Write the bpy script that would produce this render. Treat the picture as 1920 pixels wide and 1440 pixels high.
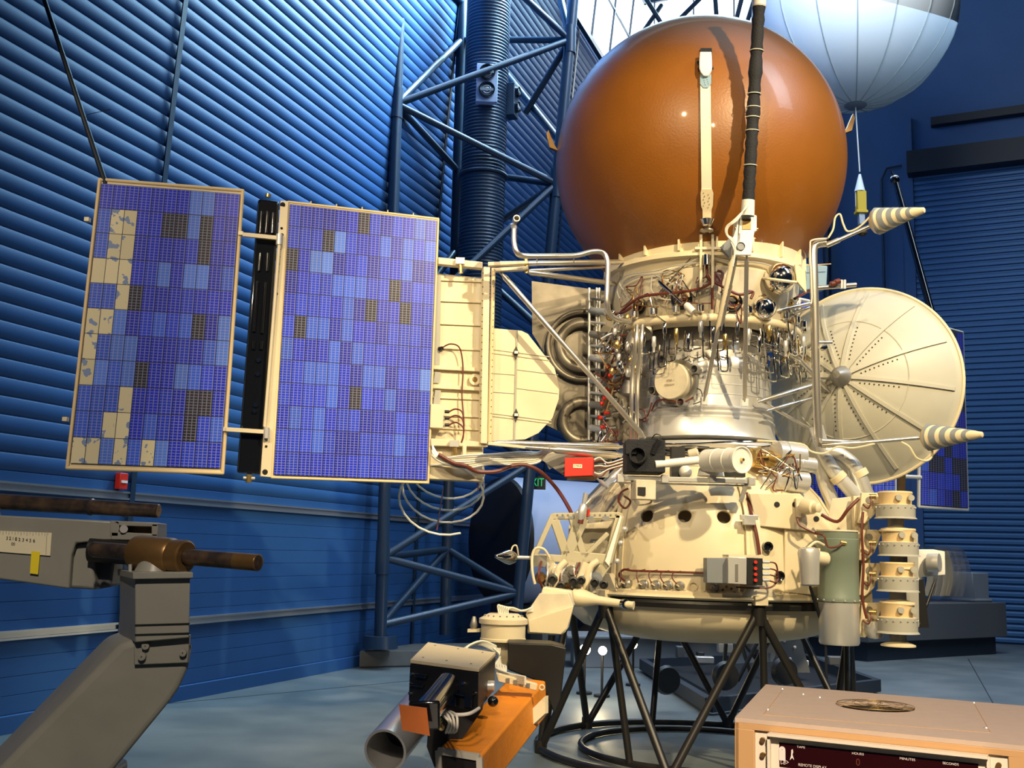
import bpy, bmesh, math, random
from mathutils import Vector as V, Matrix
random.seed(7)
sc = bpy.context.scene
for o in list(bpy.data.objects): bpy.data.objects.remove(o)
PI = math.pi
# ------------------------------------------------------------------ camera
FPX, CAMZ = 2020.0, 1.6
PITCH, ROLL = math.radians(8.73), math.radians(1.6)
X0 = V((1, 0, 0)); FW = V((0, math.cos(PITCH), math.sin(PITCH))); U0 = V((0, -math.sin(PITCH), math.cos(PITCH)))
RT = X0*math.cos(ROLL) + U0*math.sin(ROLL); UP = U0*math.cos(ROLL) - X0*math.sin(ROLL)
CP = V((0, 0, CAMZ))
cd = bpy.data.cameras.new('camera'); cam = bpy.data.objects.new('camera', cd); sc.collection.objects.link(cam)
cd.sensor_width = 36; cd.lens = FPX/1920*36; cd.clip_end = 200; cd.clip_start = 0.05
Mx = Matrix((RT, UP, -FW)).transposed().to_4x4(); Mx.translation = CP
cam.matrix_world = Mx
sc.camera = cam
# ------------------------------------------------------------------ look, world, lights
sc.view_settings.view_transform = 'Standard'; sc.view_settings.look = 'None'
sc.view_settings.gamma = 1; sc.view_settings.exposure = 0.0; sc.view_settings.use_curve_mapping = False
w = bpy.data.worlds.new('world'); sc.world = w; w.use_nodes = True
w.node_tree.nodes['Background'].inputs[0].default_value = (0.11, 0.25, 0.62, 1)
w.node_tree.nodes['Background'].inputs[1].default_value = 0.045
def aim(o, t): o.rotation_euler = (V(t) - o.location).to_track_quat('-Z', 'Y').to_euler()
def area(name, loc, tgt, sx, sy, e, col, spread=180):
    l = bpy.data.lights.new(name, 'AREA'); l.shape = 'RECTANGLE'; l.size = sx; l.size_y = sy; l.energy = e; l.color = col; l.spread = math.radians(spread)
    o = bpy.data.objects.new(name, l); sc.collection.objects.link(o); o.location = loc; aim(o, tgt); return o
def spot(name, loc, tgt, e, col, ang, rad=.12, blend=.5):
    l = bpy.data.lights.new(name, 'SPOT'); l.energy = e; l.color = col; l.spot_size = math.radians(ang); l.spot_blend = blend; l.shadow_soft_size = rad
    o = bpy.data.objects.new(name, l); sc.collection.objects.link(o); o.location = loc; aim(o, tgt); return o
WARM = (1.0, .79, .46)
spot('gallery_and_fill_spot', (4.6, .8, 8.2), (1.3, 8.7, 2.2), 4900, WARM, 42)
spot('gallery_and_fill_spot', (-1.5, .6, 7.6), (.6, 8.6, 2.6), 1500, WARM, 42)
spot('gallery_and_fill_spot', (1.6, -1.5, 6.4), (1.7, 9.0, 2.6), 900, WARM, 34)
spot('gallery_and_fill_spot', (-4.5, 1.2, 6.0), (-1.7, 8.2, 3.0), 1150, (1, .82, .58), 38)
spot('gallery_and_fill_spot', (.2, -2.2, 5.0), (1.15, 3.2, 1.0), 2900, (1, .77, .56), 30)  # added spot to light the foreground cabinet
area('skylight_fill', (-.2, 10.5, 13.2), (-3.4, 12.5, 8.2), 4, 13, 110, (.42, .74, 1.0), 110)  # unseen skylight, added for the blue gradient down the left wall
area('clerestory_glow', (3.4, 22.0, 15.5), (-.6, 14.5, 10.2), 6, 4, 260, (.50, .82, 1.0), 75)
area('skylight_fill', (.9, 15.6, 12.8), (-1.7, 15.2, 10.4), 3, 3, 1150, (.46, .80, 1.0), 84)  # added close to the wall to brighten its top beside the duct
area('hall_daylight_fill', (4.2, 12.2, 12.3), (5.4, 17.5, 10), 3, 3, 380, (.85, .92, 1.0))  # added out of view to brighten the balloon
area('hall_daylight_fill', (8, 5, 11.5), (2, 10, 5), 2, 6, 85, (.65, .82, 1.0), 50)
area('hall_daylight_fill', (5, 15, 10), (3, 20, 1), 8, 5, 170, (.45, .68, 1.0))
spot('gallery_and_fill_spot', (-.6, -1.0, 5.5), (-1.9, 3.7, .9), 900, (1, .84, .66), 44)  # extra spot put in for the unlit grey machine
area('hall_daylight_fill', (8, 14, 9), (6.5, 15, 0), 5, 5, 190, (.80, .90, 1.0), 90)  # added above the view to lift the right floor and display plinth
area('floor_fill', (2, 13, 9), (2, 13, 0), 8, 6, 110, (.92, .96, 1.0), 75)  # unseen light added for the floor alone
# ------------------------------------------------------------------ projection helpers (a photo point at a chosen depth / height)
def ray(px, py): return FW + RT*((px-960)/FPX) + UP*((720-py)/FPX)
def A(px, py, Y): d = ray(px, py); return CP + d*(Y/d.y)
def G(px, py, z): d = ray(px, py); return CP + d*((z-CAMZ)/d.z)
AY = 9.2; AX = A(1318, 900, AY).x
def CS(px, py, r):           # on an upright cylinder round the probe's axis
    d = ray(px, py); a = d.x*d.x+d.y*d.y; b = -2*(d.x*AX+d.y*AY); c = AX*AX+AY*AY-r*r; q = b*b-4*a*c
    t = (-b-math.sqrt(max(q, 0)))/(2*a); return CP+d*t
def CZ(ang, r, z): a = math.radians(ang); return V((AX+r*math.cos(a), AY+r*math.sin(a), z))
WD = V((.968, .25, 0)).normalized(); WL = A(155, 1000, 7.75)
WN = V((WD.y, -WD.x, 0))      # wing normal, to the viewer
def WP(px, py, off=0):        # on the left wing's plane
    d = ray(px, py); o = WL+WN*off; t = (o-CP).dot(WN)/d.dot(WN); return CP+d*t
# ------------------------------------------------------------------ materials
def mat(name, col, rough=.5, metal=0, noise=0, nscale=6, bump=0, bscale=40, coat=0, emit=None, es=0, alpha=1, trans=0, col2=None, spec=None):
    m = bpy.data.materials.new(name); m.use_nodes = True; nt = m.node_tree; b = nt.nodes['Principled BSDF']
    b.inputs['Base Color'].default_value = (*col, 1); b.inputs['Roughness'].default_value = rough; b.inputs['Metallic'].default_value = metal
    if coat: b.inputs['Coat Weight'].default_value = coat; b.inputs['Coat Roughness'].default_value = .08
    if spec is not None: b.inputs['Specular IOR Level'].default_value = spec
    if trans: b.inputs['Transmission Weight'].default_value = trans
    if alpha < 1: b.inputs['Alpha'].default_value = alpha
    if emit: b.inputs['Emission Color'].default_value = (*emit, 1); b.inputs['Emission Strength'].default_value = es
    tc = nt.nodes.new('ShaderNodeTexCoord')
    if noise:
        n = nt.nodes.new('ShaderNodeTexNoise'); n.inputs['Scale'].default_value = nscale; n.inputs['Detail'].default_value = 6
        r = nt.nodes.new('ShaderNodeValToRGB'); c2 = col2 or tuple(max(0, c*(1-noise)) for c in col)
        r.color_ramp.elements[0].position = .35; r.color_ramp.elements[1].position = .68
        r.color_ramp.elements[0].color = (*c2, 1); r.color_ramp.elements[1].color = (*col, 1)
        nt.links.new(tc.outputs['Object'], n.inputs['Vector']); nt.links.new(n.outputs['Fac'], r.inputs['Fac']); nt.links.new(r.outputs['Color'], b.inputs['Base Color'])
    if bump:
        n = nt.nodes.new('ShaderNodeTexNoise'); n.inputs['Scale'].default_value = bscale; n.inputs['Detail'].default_value = 3
        q = nt.nodes.new('ShaderNodeBump'); q.inputs['Strength'].default_value = bump; q.inputs['Distance'].default_value = .01
        nt.links.new(tc.outputs['Object'], n.inputs['Vector']); nt.links.new(n.outputs['Fac'], q.inputs['Height']); nt.links.new(q.outputs['Normal'], b.inputs['Normal'])
    return m
K = dict(
 wall=mat('blue metal cladding', (.022, .085, .25), .58, .0, spec=.25, noise=.12, nscale=1.5),
 wallend=mat('end wall paint', (.045, .13, .32), .6, 0, noise=.1, nscale=1),
 shutter=mat('shutter slats', (.07, .19, .40), .5, .1),
 dark=mat('dark trim', (.012, .018, .03), .5),
 rail=mat('aluminium rail', (.42, .45, .5), .35, .8),
 floor=mat('sealed concrete', (.165, .192, .20), .42, 0, noise=.5, nscale=1.3, col2=(.095, .12, .132), bump=.05, bscale=5),
 steel=mat('navy painted steel', (.020, .042, .082), .35, .1),
 duct=mat('navy duct', (.02, .042, .085), .42, .1),
 sphere=mat('brown heat shield', (.27, .092, .008), .42, 0, bump=.16, bscale=60, coat=.18, noise=.12, nscale=3),
 cream=mat('cream paint', (.78, .67, .46), .42, noise=.08, nscale=3),
 cream2=mat('worn cream paint', (.72, .64, .48), .5, noise=.2, nscale=8),
 white=mat('white enamel', (.82, .80, .74), .4),
 ribbon=mat('cream strip', (.80, .74, .60), .5),
 blue=mat('pale blue patch', (.22, .35, .46), .6),
 chrome=mat('polished steel', (.80, .76, .68), .09, 1),
 silver=mat('brushed aluminium', (.74, .73, .70), .33, .55, noise=.08, nscale=5),
 tube=mat('aluminium tube', (.70, .65, .56), .28, .85),
 foil=mat('dull metal sheet', (.40, .38, .34), .42, .65, noise=.3, nscale=6),
 gold=mat('brass', (.75, .52, .18), .25, .9),
 black=mat('black paint', (.010, .010, .011), .45),
 gloss=mat('glossy black', (.006, .007, .009), .12, coat=1),
 cloth=mat('black tape wrap', (.012, .013, .018), .8, bump=.5, bscale=90),
 blackm=mat('black stand tube', (.013, .012, .011), .4),
 wire=mat('brown cable', (.13, .028, .018), .45),
 wirew=mat('white cable', (.75, .72, .62), .5),
 red=mat('red paint', (.70, .025, .012), .45),
 orange=mat('orange cloth', (.78, .26, .015), .6, bump=.35, bscale=35, noise=.15, nscale=7),
 dorange=mat('dark orange flap', (.52, .13, .015), .6, noise=.15),
 greyp=mat('grey machine paint', (.29, .29, .25), .38, noise=.14, nscale=5, bump=.12, bscale=14),
 bronze=mat('bronze', (.30, .17, .06), .35, .6, noise=.3, nscale=9),
 rust=mat('oiled steel rod', (.20, .13, .08), .35, .6, noise=.5, nscale=22, col2=(.06, .05, .05)),
 paper=mat('ruler paper', (.78, .72, .50), .7), yellow=mat('yellow tag', (.85, .68, .02), .6),
 green=mat('grey green enamel', (.18, .22, .175), .38), dish=mat('dish paint', (.54, .52, .44), .45, noise=.1, nscale=3),
 ochre=mat('ochre cream', (.80, .60, .33), .5), grey=mat('grey enamel', (.42, .41, .36), .45),
 sheet=mat('stained metal sheet', (.25, .22, .175), .40, .55, noise=.35, nscale=6), cream_shade=mat('cream metal with shade in colour', (.50, .45, .31), .5, noise=.1, nscale=5), stripe=mat('blue grey band', (.22, .24, .27), .5),  # truss frame's shadow tone is mixed into its base colour
 tan=mat('tan crackle paint', (.58, .46, .36), .5, noise=.06, nscale=20), tanf=mat('tan front', (.56, .34, .15), .5),
 panelw=mat('cream panel face', (.78, .72, .58), .35), display=mat('dark red display', (.022, .003, .004), .12, coat=.6),
 ink=mat('print', (.03, .03, .03), .6), inkw=mat('white print', (.8, .75, .7), .5),
 plinth=mat('plinth grey', (.10, .105, .115), .55), plinth2=mat('plinth kick', (.012, .02, .035), .6), conc=mat('concrete', (.16, .16, .155), .8, noise=.2),
 tank=mat('blue lit tank', (.42, .50, .72), .45), balloon=mat('balloon skin', (.86, .90, .88), .6),
 seam=mat('balloon seam', (.42, .47, .46), .7), by=mat('gondola yellow', (.75, .48, .03), .5),
 glow=mat('daylight glow', (1, 1, 1), .5, emit=(.86, .97, 1.0), es=3.2),
 lamp=mat('lamp lens', (1, 1, 1), .5, emit=(1, .86, .52), es=26), exitg=mat('exit letters', (0, .3, .1), .5, emit=(.02, .55, .16), es=.8),
 acrylic=mat('clear acrylic', (.95, .97, 1), .05, trans=1, alpha=.28),
)
# ------------------------------------------------------------------ mesh builder
def frame(d):
    d = d.normalized(); a = V((0, 0, 1)) if abs(d.z) < .9 else V((1, 0, 0)); x = a.cross(d).normalized(); return x, d.cross(x)
class B:
    def __init__(s): s.v = []; s.f = []
    def add(s, vs, fs): n = len(s.v); s.v += [V(p) for p in vs]; s.f += [tuple(i+n for i in f) for f in fs]; return s
    def hexa(s, p):  # 8 points: bottom 4, top 4
        return s.add(p, [(3, 2, 1, 0), (4, 5, 6, 7), (0, 1, 5, 4), (1, 2, 6, 5), (2, 3, 7, 6), (3, 0, 4, 7)])
    def box(s, c, x, y, z):  # centre and three half-vectors
        c, x, y, z = V(c), V(x), V(y), V(z)
        return s.hexa([c-x-y-z, c+x-y-z, c+x+y-z, c-x+y-z, c-x-y+z, c+x-y+z, c+x+y+z, c-x+y+z])
    def abox(s, c, sx, sy, sz): return s.box(c, (sx/2, 0, 0), (0, sy/2, 0), (0, 0, sz/2))
    def prism(s, pts, t):  # polygon extruded by vector t
        n = len(pts); t = V(t); pts = [V(p) for p in pts]
        return s.add(pts+[p+t for p in pts], [tuple(range(n))[::-1], tuple(range(n, 2*n))]+[(i, (i+1) % n, (i+1) % n+n, i+n) for i in range(n)])
    def beam(s, a, b, w_, h, up=(0, 0, 1)):
        a, b = V(a), V(b); d = b-a; x = d.cross(V(up)).normalized()*w_/2; y = x.cross(d).normalized()*h/2
        return s.box((a+b)/2, d/2, x, y)
    def lathe(s, prof, o=(0, 0, 0), ax=(0, 0, 1), seg=32, a0=0, a1=360, caps=False):
        o, ax = V(o), V(ax).normalized(); x, y = frame(ax); full = abs(a1-a0) >= 360; m = seg if full else seg+1; vs = []
        for r, h in prof:
            for i in range(m):
                a = math.radians(a0+(a1-a0)*i/seg); vs.append(o+ax*h+(x*math.cos(a)+y*math.sin(a))*r)
        fs = []
        for j in range(len(prof)-1):
            for i in range(seg):
                k = (i+1) % m; fs.append((j*m+i, j*m+k, (j+1)*m+k, (j+1)*m+i))
        if caps and full: fs += [tuple(range(m))[::-1], tuple(range((len(prof)-1)*m, len(prof)*m))]
        return s.add(vs, fs)
    def cyl(s, a, b, r, r2=None, seg=20):
        a, b = V(a), V(b); r2 = r if r2 is None else r2
        return s.lathe([(r, 0), (r2, (b-a).length)], a, b-a, seg, caps=True)
    def pipe(s, a, b, r, th, seg=28, r2=None):  # open hollow tube
        a, b = V(a), V(b); L = (b-a).length; r2 = r2 or r
        return s.lathe([(r-th, 0), (r, 0), (r2, L), (r2-th, L), (r-th, 0)], a, b-a, seg)
    def tube(s, pts, r, seg=8, closed=False, smooth=True):
        P = [V(p) for p in pts]
        if smooth and len(P) > 2:
            Q = []; n = len(P)
            for i in range(n if closed else n-1):
                p0 = P[(i-1) % n] if closed or i > 0 else P[0]; p1 = P[i]; p2 = P[(i+1) % n]; p3 = P[(i+2) % n] if closed or i < n-2 else P[-1]
                st = 5 if n < 30 else 2
                for k in range(st):
                    t = k/st; Q.append(.5*((2*p1)+(p2-p0)*t+(2*p0-5*p1+4*p2-p3)*t*t+(-p0+3*p1-3*p2+p3)*t**3))
            if not closed: Q.append(P[-1])
            P = Q
        n = len(P); vs = []; ref = None
        for i, p in enumerate(P):
            if closed: d = P[(i+1) % n]-P[i-1]
            else: d = P[min(i+1, n-1)]-P[max(i-1, 0)]
            if d.length < 1e-9: d = V((0, 0, 1))
            d.normalize()
            if ref is None: ref = frame(d)[0]
            x = (ref-d*ref.dot(d))
            x = x.normalized() if x.length > 1e-6 else frame(d)[0]
            ref = x; y = d.cross(x)
            for k in range(seg):
                a = 2*PI*k/seg; vs.append(p+(x*math.cos(a)+y*math.sin(a))*r)
        fs = []
        for i in range(n if closed else n-1):
            j = (i+1) % n
            for k in range(seg): l = (k+1) % seg; fs.append((i*seg+k, i*seg+l, j*seg+l, j*seg+k))
        if not closed: fs += [tuple(range(seg))[::-1], tuple(range((n-1)*seg, n*seg))]
        return s.add(vs, fs)
    def ball(s, c, r, sx=1, seg=20):
        return s.lathe([(max(1e-4, r*math.sin(PI*i/12)), -r*math.cos(PI*i/12)) for i in range(13)], c, (0, 0, 1), seg)
    def ring(s, c, ax, R, r, seg=40, n=8):
        return s.lathe([(R+r*math.cos(2*PI*i/n), r*math.sin(2*PI*i/n)) for i in range(n+1)], c, ax, seg)
    def strip(s, L, R_, n):  # thick band between two point rows; n = list of thickness vectors
        m = len(L); vs = list(L)+list(R_)+[a+t for a, t in zip(L, n)]+[b+t for b, t in zip(R_, n)]; fs = []
        for i in range(m-1):
            fs += [(i, i+1, m+i+1, m+i), (2*m+i, 3*m+i, 3*m+i+1, 2*m+i+1), (i, 2*m+i, 2*m+i+1, i+1), (m+i, m+i+1, 3*m+i+1, 3*m+i)]
        fs += [(0, m, 3*m, 2*m), (m-1, 3*m-1, 4*m-1, 2*m-1)]
        return s.add(vs, fs)
    def make(s, name, m, parent=None, bev=0, ang=38, label=None, seg=2):
        me = bpy.data.meshes.new(name); root = parent
        while root is not None and root.parent is not None: root = root.parent
        org = V(root.location) if root is not None else V((0, 0, 0))
        if root is None and s.v:
            org = V((sum(p.x for p in s.v)/len(s.v), sum(p.y for p in s.v)/len(s.v), min(p.z for p in s.v)))
        me.from_pydata([p-org for p in s.v], [], s.f); me.update()
        bm = bmesh.new(); bm.from_mesh(me); bmesh.ops.remove_doubles(bm, verts=bm.verts, dist=1e-5); bmesh.ops.recalc_face_normals(bm, faces=bm.faces); bm.to_mesh(me); bm.free()
        for p in me.polygons: p.use_smooth = True
        me.set_sharp_from_angle(angle=math.radians(ang))
        me.materials.append(K[m] if isinstance(m, str) else m)
        o = bpy.data.objects.new(name, me); sc.collection.objects.link(o)
        if parent is not None: o.parent = parent
        else: o.location = org
        if bev:
            q = o.modifiers.new('bevel', 'BEVEL'); q.width = bev; q.segments = seg; q.limit_method = 'ANGLE'
        if label: o['label'] = label
        return o
def thing(name, loc, label, cat, group=None):
    o = bpy.data.objects.new(name, None); sc.collection.objects.link(o); o.location = loc; o.empty_display_size = .1
    return tag(o, label, cat, group)
def tag(o, label, cat, group=None):
    o['label'] = label; o['category'] = cat
    if group: o['group'] = group
    return o
def struct(o): o['kind'] = 'structure'; return o
def text(s, name, c, x, y, h, m, parent, wd=None, push=.0015):  # lettering: centre, reading direction, up, height
    cu = bpy.data.curves.new('t', 'FONT'); cu.body = s; cu.size = 1; cu.extrude = .004; cu.align_x = 'CENTER'; cu.align_y = 'CENTER'
    t = bpy.data.objects.new('t', cu); sc.collection.objects.link(t)
    dg = bpy.context.evaluated_depsgraph_get(); me = t.evaluated_get(dg).to_mesh()
    x = V(x).normalized(); y = V(y).normalized(); n = x.cross(y); b = B(); hs = h/.7
    ws = hs
    if wd:
        xs = [v.co.x for v in me.vertices]; ws = wd/max(1e-3, max(xs)-min(xs))
    b.add([V(c)+x*(v.co.x*ws)+y*(v.co.y*hs)+n*(v.co.z*.2*hs+push) for v in me.vertices], [tuple(p.vertices) for p in me.polygons])
    bpy.data.objects.remove(t); return b.make(name, m, parent, ang=80)
# ================================================================== SETTING
LW0 = V((-4.18, 8.8, 0)); LWD = V((.347, .938, 0)).normalized(); LWN = V((LWD.y, -LWD.x, 0))     # wall foot, direction, into the room
def LW(s, z, off=0): return LW0+LWD*s+LWN*(.0037*max(0, z)**2+off)+V((0, 0, z))
S0, S1 = -9.0, 19.0
b = B(); b.add([(-16, -6, -.001), (22, -6, -.001), (22, 34, -.001), (-16, 34, -.001), (-16, -6, -.3), (22, -6, -.3), (22, 34, -.3), (-16, 34, -.3)],
      [(0, 1, 2, 3), (7, 6, 5, 4), (0, 4, 5, 1), (1, 5, 6, 2), (2, 6, 7, 3), (3, 7, 4, 0)])
struct(b.make('floor', 'floor'))
b = B()
for p, q in ((G(1815, 1235, 0), G(1925, 1430, 0)), (G(1000, 1255, 0), G(200, 1330, 0))): b.beam(p+V((0, 0, .0005)), q+V((0, 0, .0005)), .012, .002)
struct(b.make('trim_1', 'dark'))
prof = [(0, .0), (.035, .0), (.035, .14), (0, .15)]
z = .15
while z < 1.98:
    prof += [(.006, z), (.012, z+.003), (.012, z+.148), (.006, z+.151)]; z += .152
PW = .152
while z < 15.5:
    prof += [(.0, z), (.004, z+.004), (.0115, z+.012), (.014, z+.08), (.0125, z+.137), (.006, z+.147)]; z += PW
b = B(); n = len(prof); segs = 14
vs = []
for i in range(segs+1):
    s_ = S0+(S1-S0)*i/segs
    vs += [LW(s_, h, d) for d, h in prof]
b.add(vs, [(i*n+j, (i+1)*n+j, (i+1)*n+j+1, i*n+j+1) for i in range(segs) for j in range(n-1)])
struct(b.make('wall_left', 'wall', ang=50))
k_ = 2
for z in (.79, 2.0):      # double aluminium rails
    b = B()
    for dz in (-.03, .03): b.beam(LW(S0, z+dz, .03), LW(S1, z+dz, .03), .03, .018)
    b.beam(LW(S0, z, .018), LW(S1, z, .018), .02, .04)
    s_ = -4
    struct(b.make('trim_%d' % k_, 'rail')); k_ += 1
for s_ in (1.6, 8.0, 13.9):
    b = B(); zs = [i*.5 for i in range(31)]
    b.strip([LW(s_-.035, z, .035) for z in zs], [LW(s_+.035, z, .035) for z in zs], [LWN*.012]*31)
    struct(b.make('trim_%d' % k_, 'steel')); k_ += 1
# end wall
ED = V((-.899, .438, 0)).normalized(); E0 = V((10.5, 22.0, 0)); EN = V((-ED.y, ED.x, 0))
if EN.y > 0: EN = -EN
def EW(t, z, off=0): return E0+ED*t+EN*off+V((0, 0, z))
def ET(px): k = (px-960)/FPX; return (10.5-22*k)/(.899+.438*k)*1.0
TD = ET(1735)
b = B(); b.prism([EW(-6, 0), EW(9.5, 0), EW(9.5, 16), EW(-6, 16)], -EN*.3)
struct(b.make('wall_back', 'wallend'))
b = B(); prof = []; z = 1.0
ztop = 9.95
z = 0
while z < ztop: prof += [(.0, z), (.0, z+.02), (.045, z+.035), (.05, z+.09), (.03, z+.118)]; z += .13
n = len(prof); vs = [EW(-6, h, .03+d) for d, h in prof]+[EW(TD, h, .03+d) for d, h in prof]
b.add(vs, [(j, n+j, n+j+1, j+1) for j in range(n-1)])
struct(b.make('door_1', 'shutter', ang=30))
b = B(); b.beam(EW(-6, ztop+.25, .25), EW(TD+.1, ztop+.25, .25), .4, .5); b.beam(EW(-6, ztop+1.2, .12), EW(TD-.4, ztop+1.2, .12), .2, .18); struct(b.make('trim_%d' % k_, 'dark')); k_ += 1
b = B(); b.beam(EW(TD+.12, 0, .06), EW(TD+.12, ztop+1.4, .06), .22, .1, up=EN); struct(b.make('trim_%d' % k_, 'wallend')); k_ += 1
for t, zz in ((ET(1672), ztop+.3), (ET(1690), 6.)):
    b = B(); b.tube([EW(t, 0, .05), EW(t, zz-.25, .05), EW(t-.12, zz, .05), EW(TD, zz+.05, .05)] if zz > 7 else [EW(t, 0, .05), EW(t, zz, .05)], .025, 6, smooth=False); struct(b.make('trim_%d' % k_, 'steel')); k_ += 1
for px, yy in ((1565, 26), (1128, 24), (1152, 24)):
    k = (px-960)/FPX
    b = B(); p = EW(ET(px), 0, .2); b.cyl(p, p+V((0, 0, 15)), .09 if px > 1500 else .14); struct(b.make('trim_%d' % k_, 'steel')); k_ += 1
# clerestory glazing and glowing wall patch in the corner, near the roof
def win(nm, pts, nrm, div):
    b = B(); b.prism(pts, nrm*.03); o = struct(b.make(nm, 'glow'))
    f = B(); P = [V(p)+nrm*.05 for p in pts]
    for i in range(4): f.beam(P[i], P[(i+1) % 4], .12, .1, up=nrm)
    for i in range(1, div): t = i/div; f.beam(P[0].lerp(P[1], t), P[3].lerp(P[2], t), .03, .06, up=nrm)
    for t in (.5,): f.beam(P[0].lerp(P[3], t), P[1].lerp(P[2], t), .04, .05, up=nrm)
    q = f.make('window_frame', 'steel'); q.parent = o; q.location = V(q.location)-V(o.location); return o
win('window_1', [EW(4.9, 12.3, .02), EW(8.95, 12.3, .02), EW(8.95, 15.4, .02), EW(4.9, 15.4, .02)], EN, 4)
win('wall_glow_patch', [LW(13.0, 12.6, .1), LW(18.6, 12.6, .1), LW(18.6, 15.4, .1), LW(13.0, 15.4, .1)], LWN, 4)  # glowing pane stands in for slatted wall washed white by window light
# roof strip beyond the frame's top edge, with its lattice struts
b = B()
for (a, c) in (((1200, -20), (1250, 60)), ((1250, 60), (1330, -20)), ((1195, 75), (1240, 10)), ((1340, -20), (1345, 60)), ((1395, -20), (1372, 70)), ((1420, -20), (1395, 60))):
    b.cyl(A(*a, 21), A(*c, 21.5), .05)
tag(b.make('roof_strut_lattice', 'steel'), 'thin roof struts crossing the bright window above the brown sphere', 'roof truss')
# ------------------------------------------------------------------ wall fittings
p = LW(1.42, 2.13, .05); b = B(); b.box(p, LWD*.055, LWN*.03, (0, 0, .075)); o = b.make('fire_alarm_box', 'red', bev=.006)
tag(o, 'small red fire alarm pull station on the blue wall below the outer solar panel', 'fire alarm')
t = B(); t.box(p+LWN*.034+V((0, 0, -.005)), LWD*.04, LWN*.006, (0, 0, .012)); t.make('pull_handle', 'white', o, label='white pull handle')
p = A(1004, 905, 16); b = B(); b.abox(p, .30, .06, .2); o = tag(b.make('exit_sign', 'black'), 'small dark exit sign with green letters behind the blue truss tower', 'exit sign')
text('EXIT', 'exit_lettering', p+V((0, -.032, 0)), (1, 0, 0), (0, 0, 1), .12, 'exitg', o, wd=.24)
def hanger(a, c, r, lab, cat, nm):
    b = B(); b.cyl(a, c, r, seg=10); return tag(b.make(nm, 'dark'), lab, cat)
k1, k2 = A(80, -10, 7.9), A(205, 350, 9.3)
# ------------------------------------------------------------------ truss tower
T = thing('truss_tower', A(835, 1230, 15.6), 'navy blue steel tube truss tower standing against the slatted wall', 'tower')
LA, LB = A(750, -30, 14.6), A(713, 1195, 14.6)
RA, RB = A(1078, -30, 15.6), A(966, 1180, 15.6)
CA_, CB_ = A(868, -30, 16.2), A(834, 1190, 16.3)
for a, c in ((LA, LB), (RA, RB), (CA_, CB_)): B().cyl(a, c, .083, seg=20).make('leg', 'steel', T)
def on(a, c, py, Y):  # the point of a leg at photo height py
    lo, hi = 0., 1.
    for _ in range(30):
        m = (lo+hi)/2; q = a.lerp(c, m)-CP; y = 720-FPX*q.dot(UP)/q.dot(FW)
        if y < py: lo = m
        else: hi = m
    return a.lerp(c, lo)
Ln = {y: on(LA, LB, y, 0) for y in (195, 640, 1045, 1172)}; Rn = {y: on(RA, RB, y, 0) for y in (75, 345, 870, 1112, 620)}; Cn = {y: on(CA_, CB_, y, 0) for y in (5, 75, 320, 470, 760, 1030, 1175)}
BR = [(Ln[195], Rn[75]), (Ln[195], Rn[345]), (Rn[345], Ln[640]), (Ln[640], Rn[870]), (Rn[870], Ln[1045]), (Ln[1045], Rn[1112]), (Rn[1112], Ln[1172]),
      (Ln[195], Cn[75]), (Ln[195], Cn[320]), (Cn[320], Rn[345]), (Cn[75], Rn[75]), (Ln[640], Cn[470]), (Ln[640], Cn[760]), (Cn[760], Rn[870]), (Ln[1045], Cn[1030]), (Ln[1172], Cn[1030]), (Cn[1030], Rn[1112]),
      (A(800, -60, 15), Cn[5]), (Rn[75], on(LA, LB, -30, 0).lerp(Rn[75], .42)+V((0, 0, .9))), (A(985, 212, 16.2), Rn[75]), (A(950, 140, 16.6), A(1048, 262, 15.8)), (Cn[470], Rn[345]), (Cn[470], Rn[620]), (A(1045, -30, 16), Rn[75])]
for a, c in BR: B().cyl(a, c, .052, seg=14).make('brace', 'steel', T)
for q in (Ln[195], Ln[1045], Rn[75], Rn[345]): B().cyl(q-V((0, 0, .22)), q+V((0, 0, .22)), .095, seg=20).make('node_sleeve', 'steel', T)
p = LB; B().cyl(p+V((0, 0, -.14)), p+V((0, 0, .02)), .24, .22, seg=12).make('base_plate', 'steel', T)
b = B(); b.prism([G(672, 1252, 0), G(1010, 1246, 0), G(1010, 1246, 0)+V((.3, 1.2, 0)), G(672, 1252, 0)+V((.62, 1.3, 0))], (0, 0, .22))
tag(b.make('concrete_plinth', 'conc', bev=.02), 'low grey concrete plinth under the foot of the truss tower', 'plinth')
# ------------------------------------------------------------------ duct
dc = A(907, 300, 15.6); b = B(); r = .325; prof = []; z = 3.4
while z < 10.4: prof += [(r, z), (r+.013, z+.012), (r+.013, z+.02), (r, z+.034)]; z += .052
D = thing('ventilation_duct', (dc.x, dc.y, 3.4), 'thick ribbed navy ventilation duct rising inside the truss tower', 'duct')
b.lathe(prof, (dc.x, dc.y, 0), (0, 0, 1), 40); b.make('duct_pipe', 'duct', D, ang=60)
q = A(900, 318, 15.3); B().ring((dc.x, dc.y, q.z), (0, 0, 1), .345, .03).make('clamp_ring', 'duct', D)
def outlet(px, py, Y, w_, h, d, xdir, m):
    p = A(px, py, Y); x = V(xdir).normalized(); n = V((x.y, -x.x, 0)); b = B(); b.box(p, x*w_/2, n*d/2, (0, 0, h/2)); o = b.make('air_outlet', m, D, bev=.01)
    for dz in (.26*h, -.2*h):
        c = p+n*(d/2)+V((0, 0, dz)); R_ = w_*.34
        B().lathe([(R_*1.12, 0), (R_*1.1, .05), (R_*.95, .05), (R_*.9, 0)], c, n, 28).make('nozzle', 'gloss', o)
        g = B(); g.ring(c+n*.03, n, R_*.55, .01); g.ring(c+n*.035, n, R_*.25, .01); g.beam(c+n*.04-x*R_*.9, c+n*.04+x*R_*.9, .012, .04); g.make('grille', 'rail', o)
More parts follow.
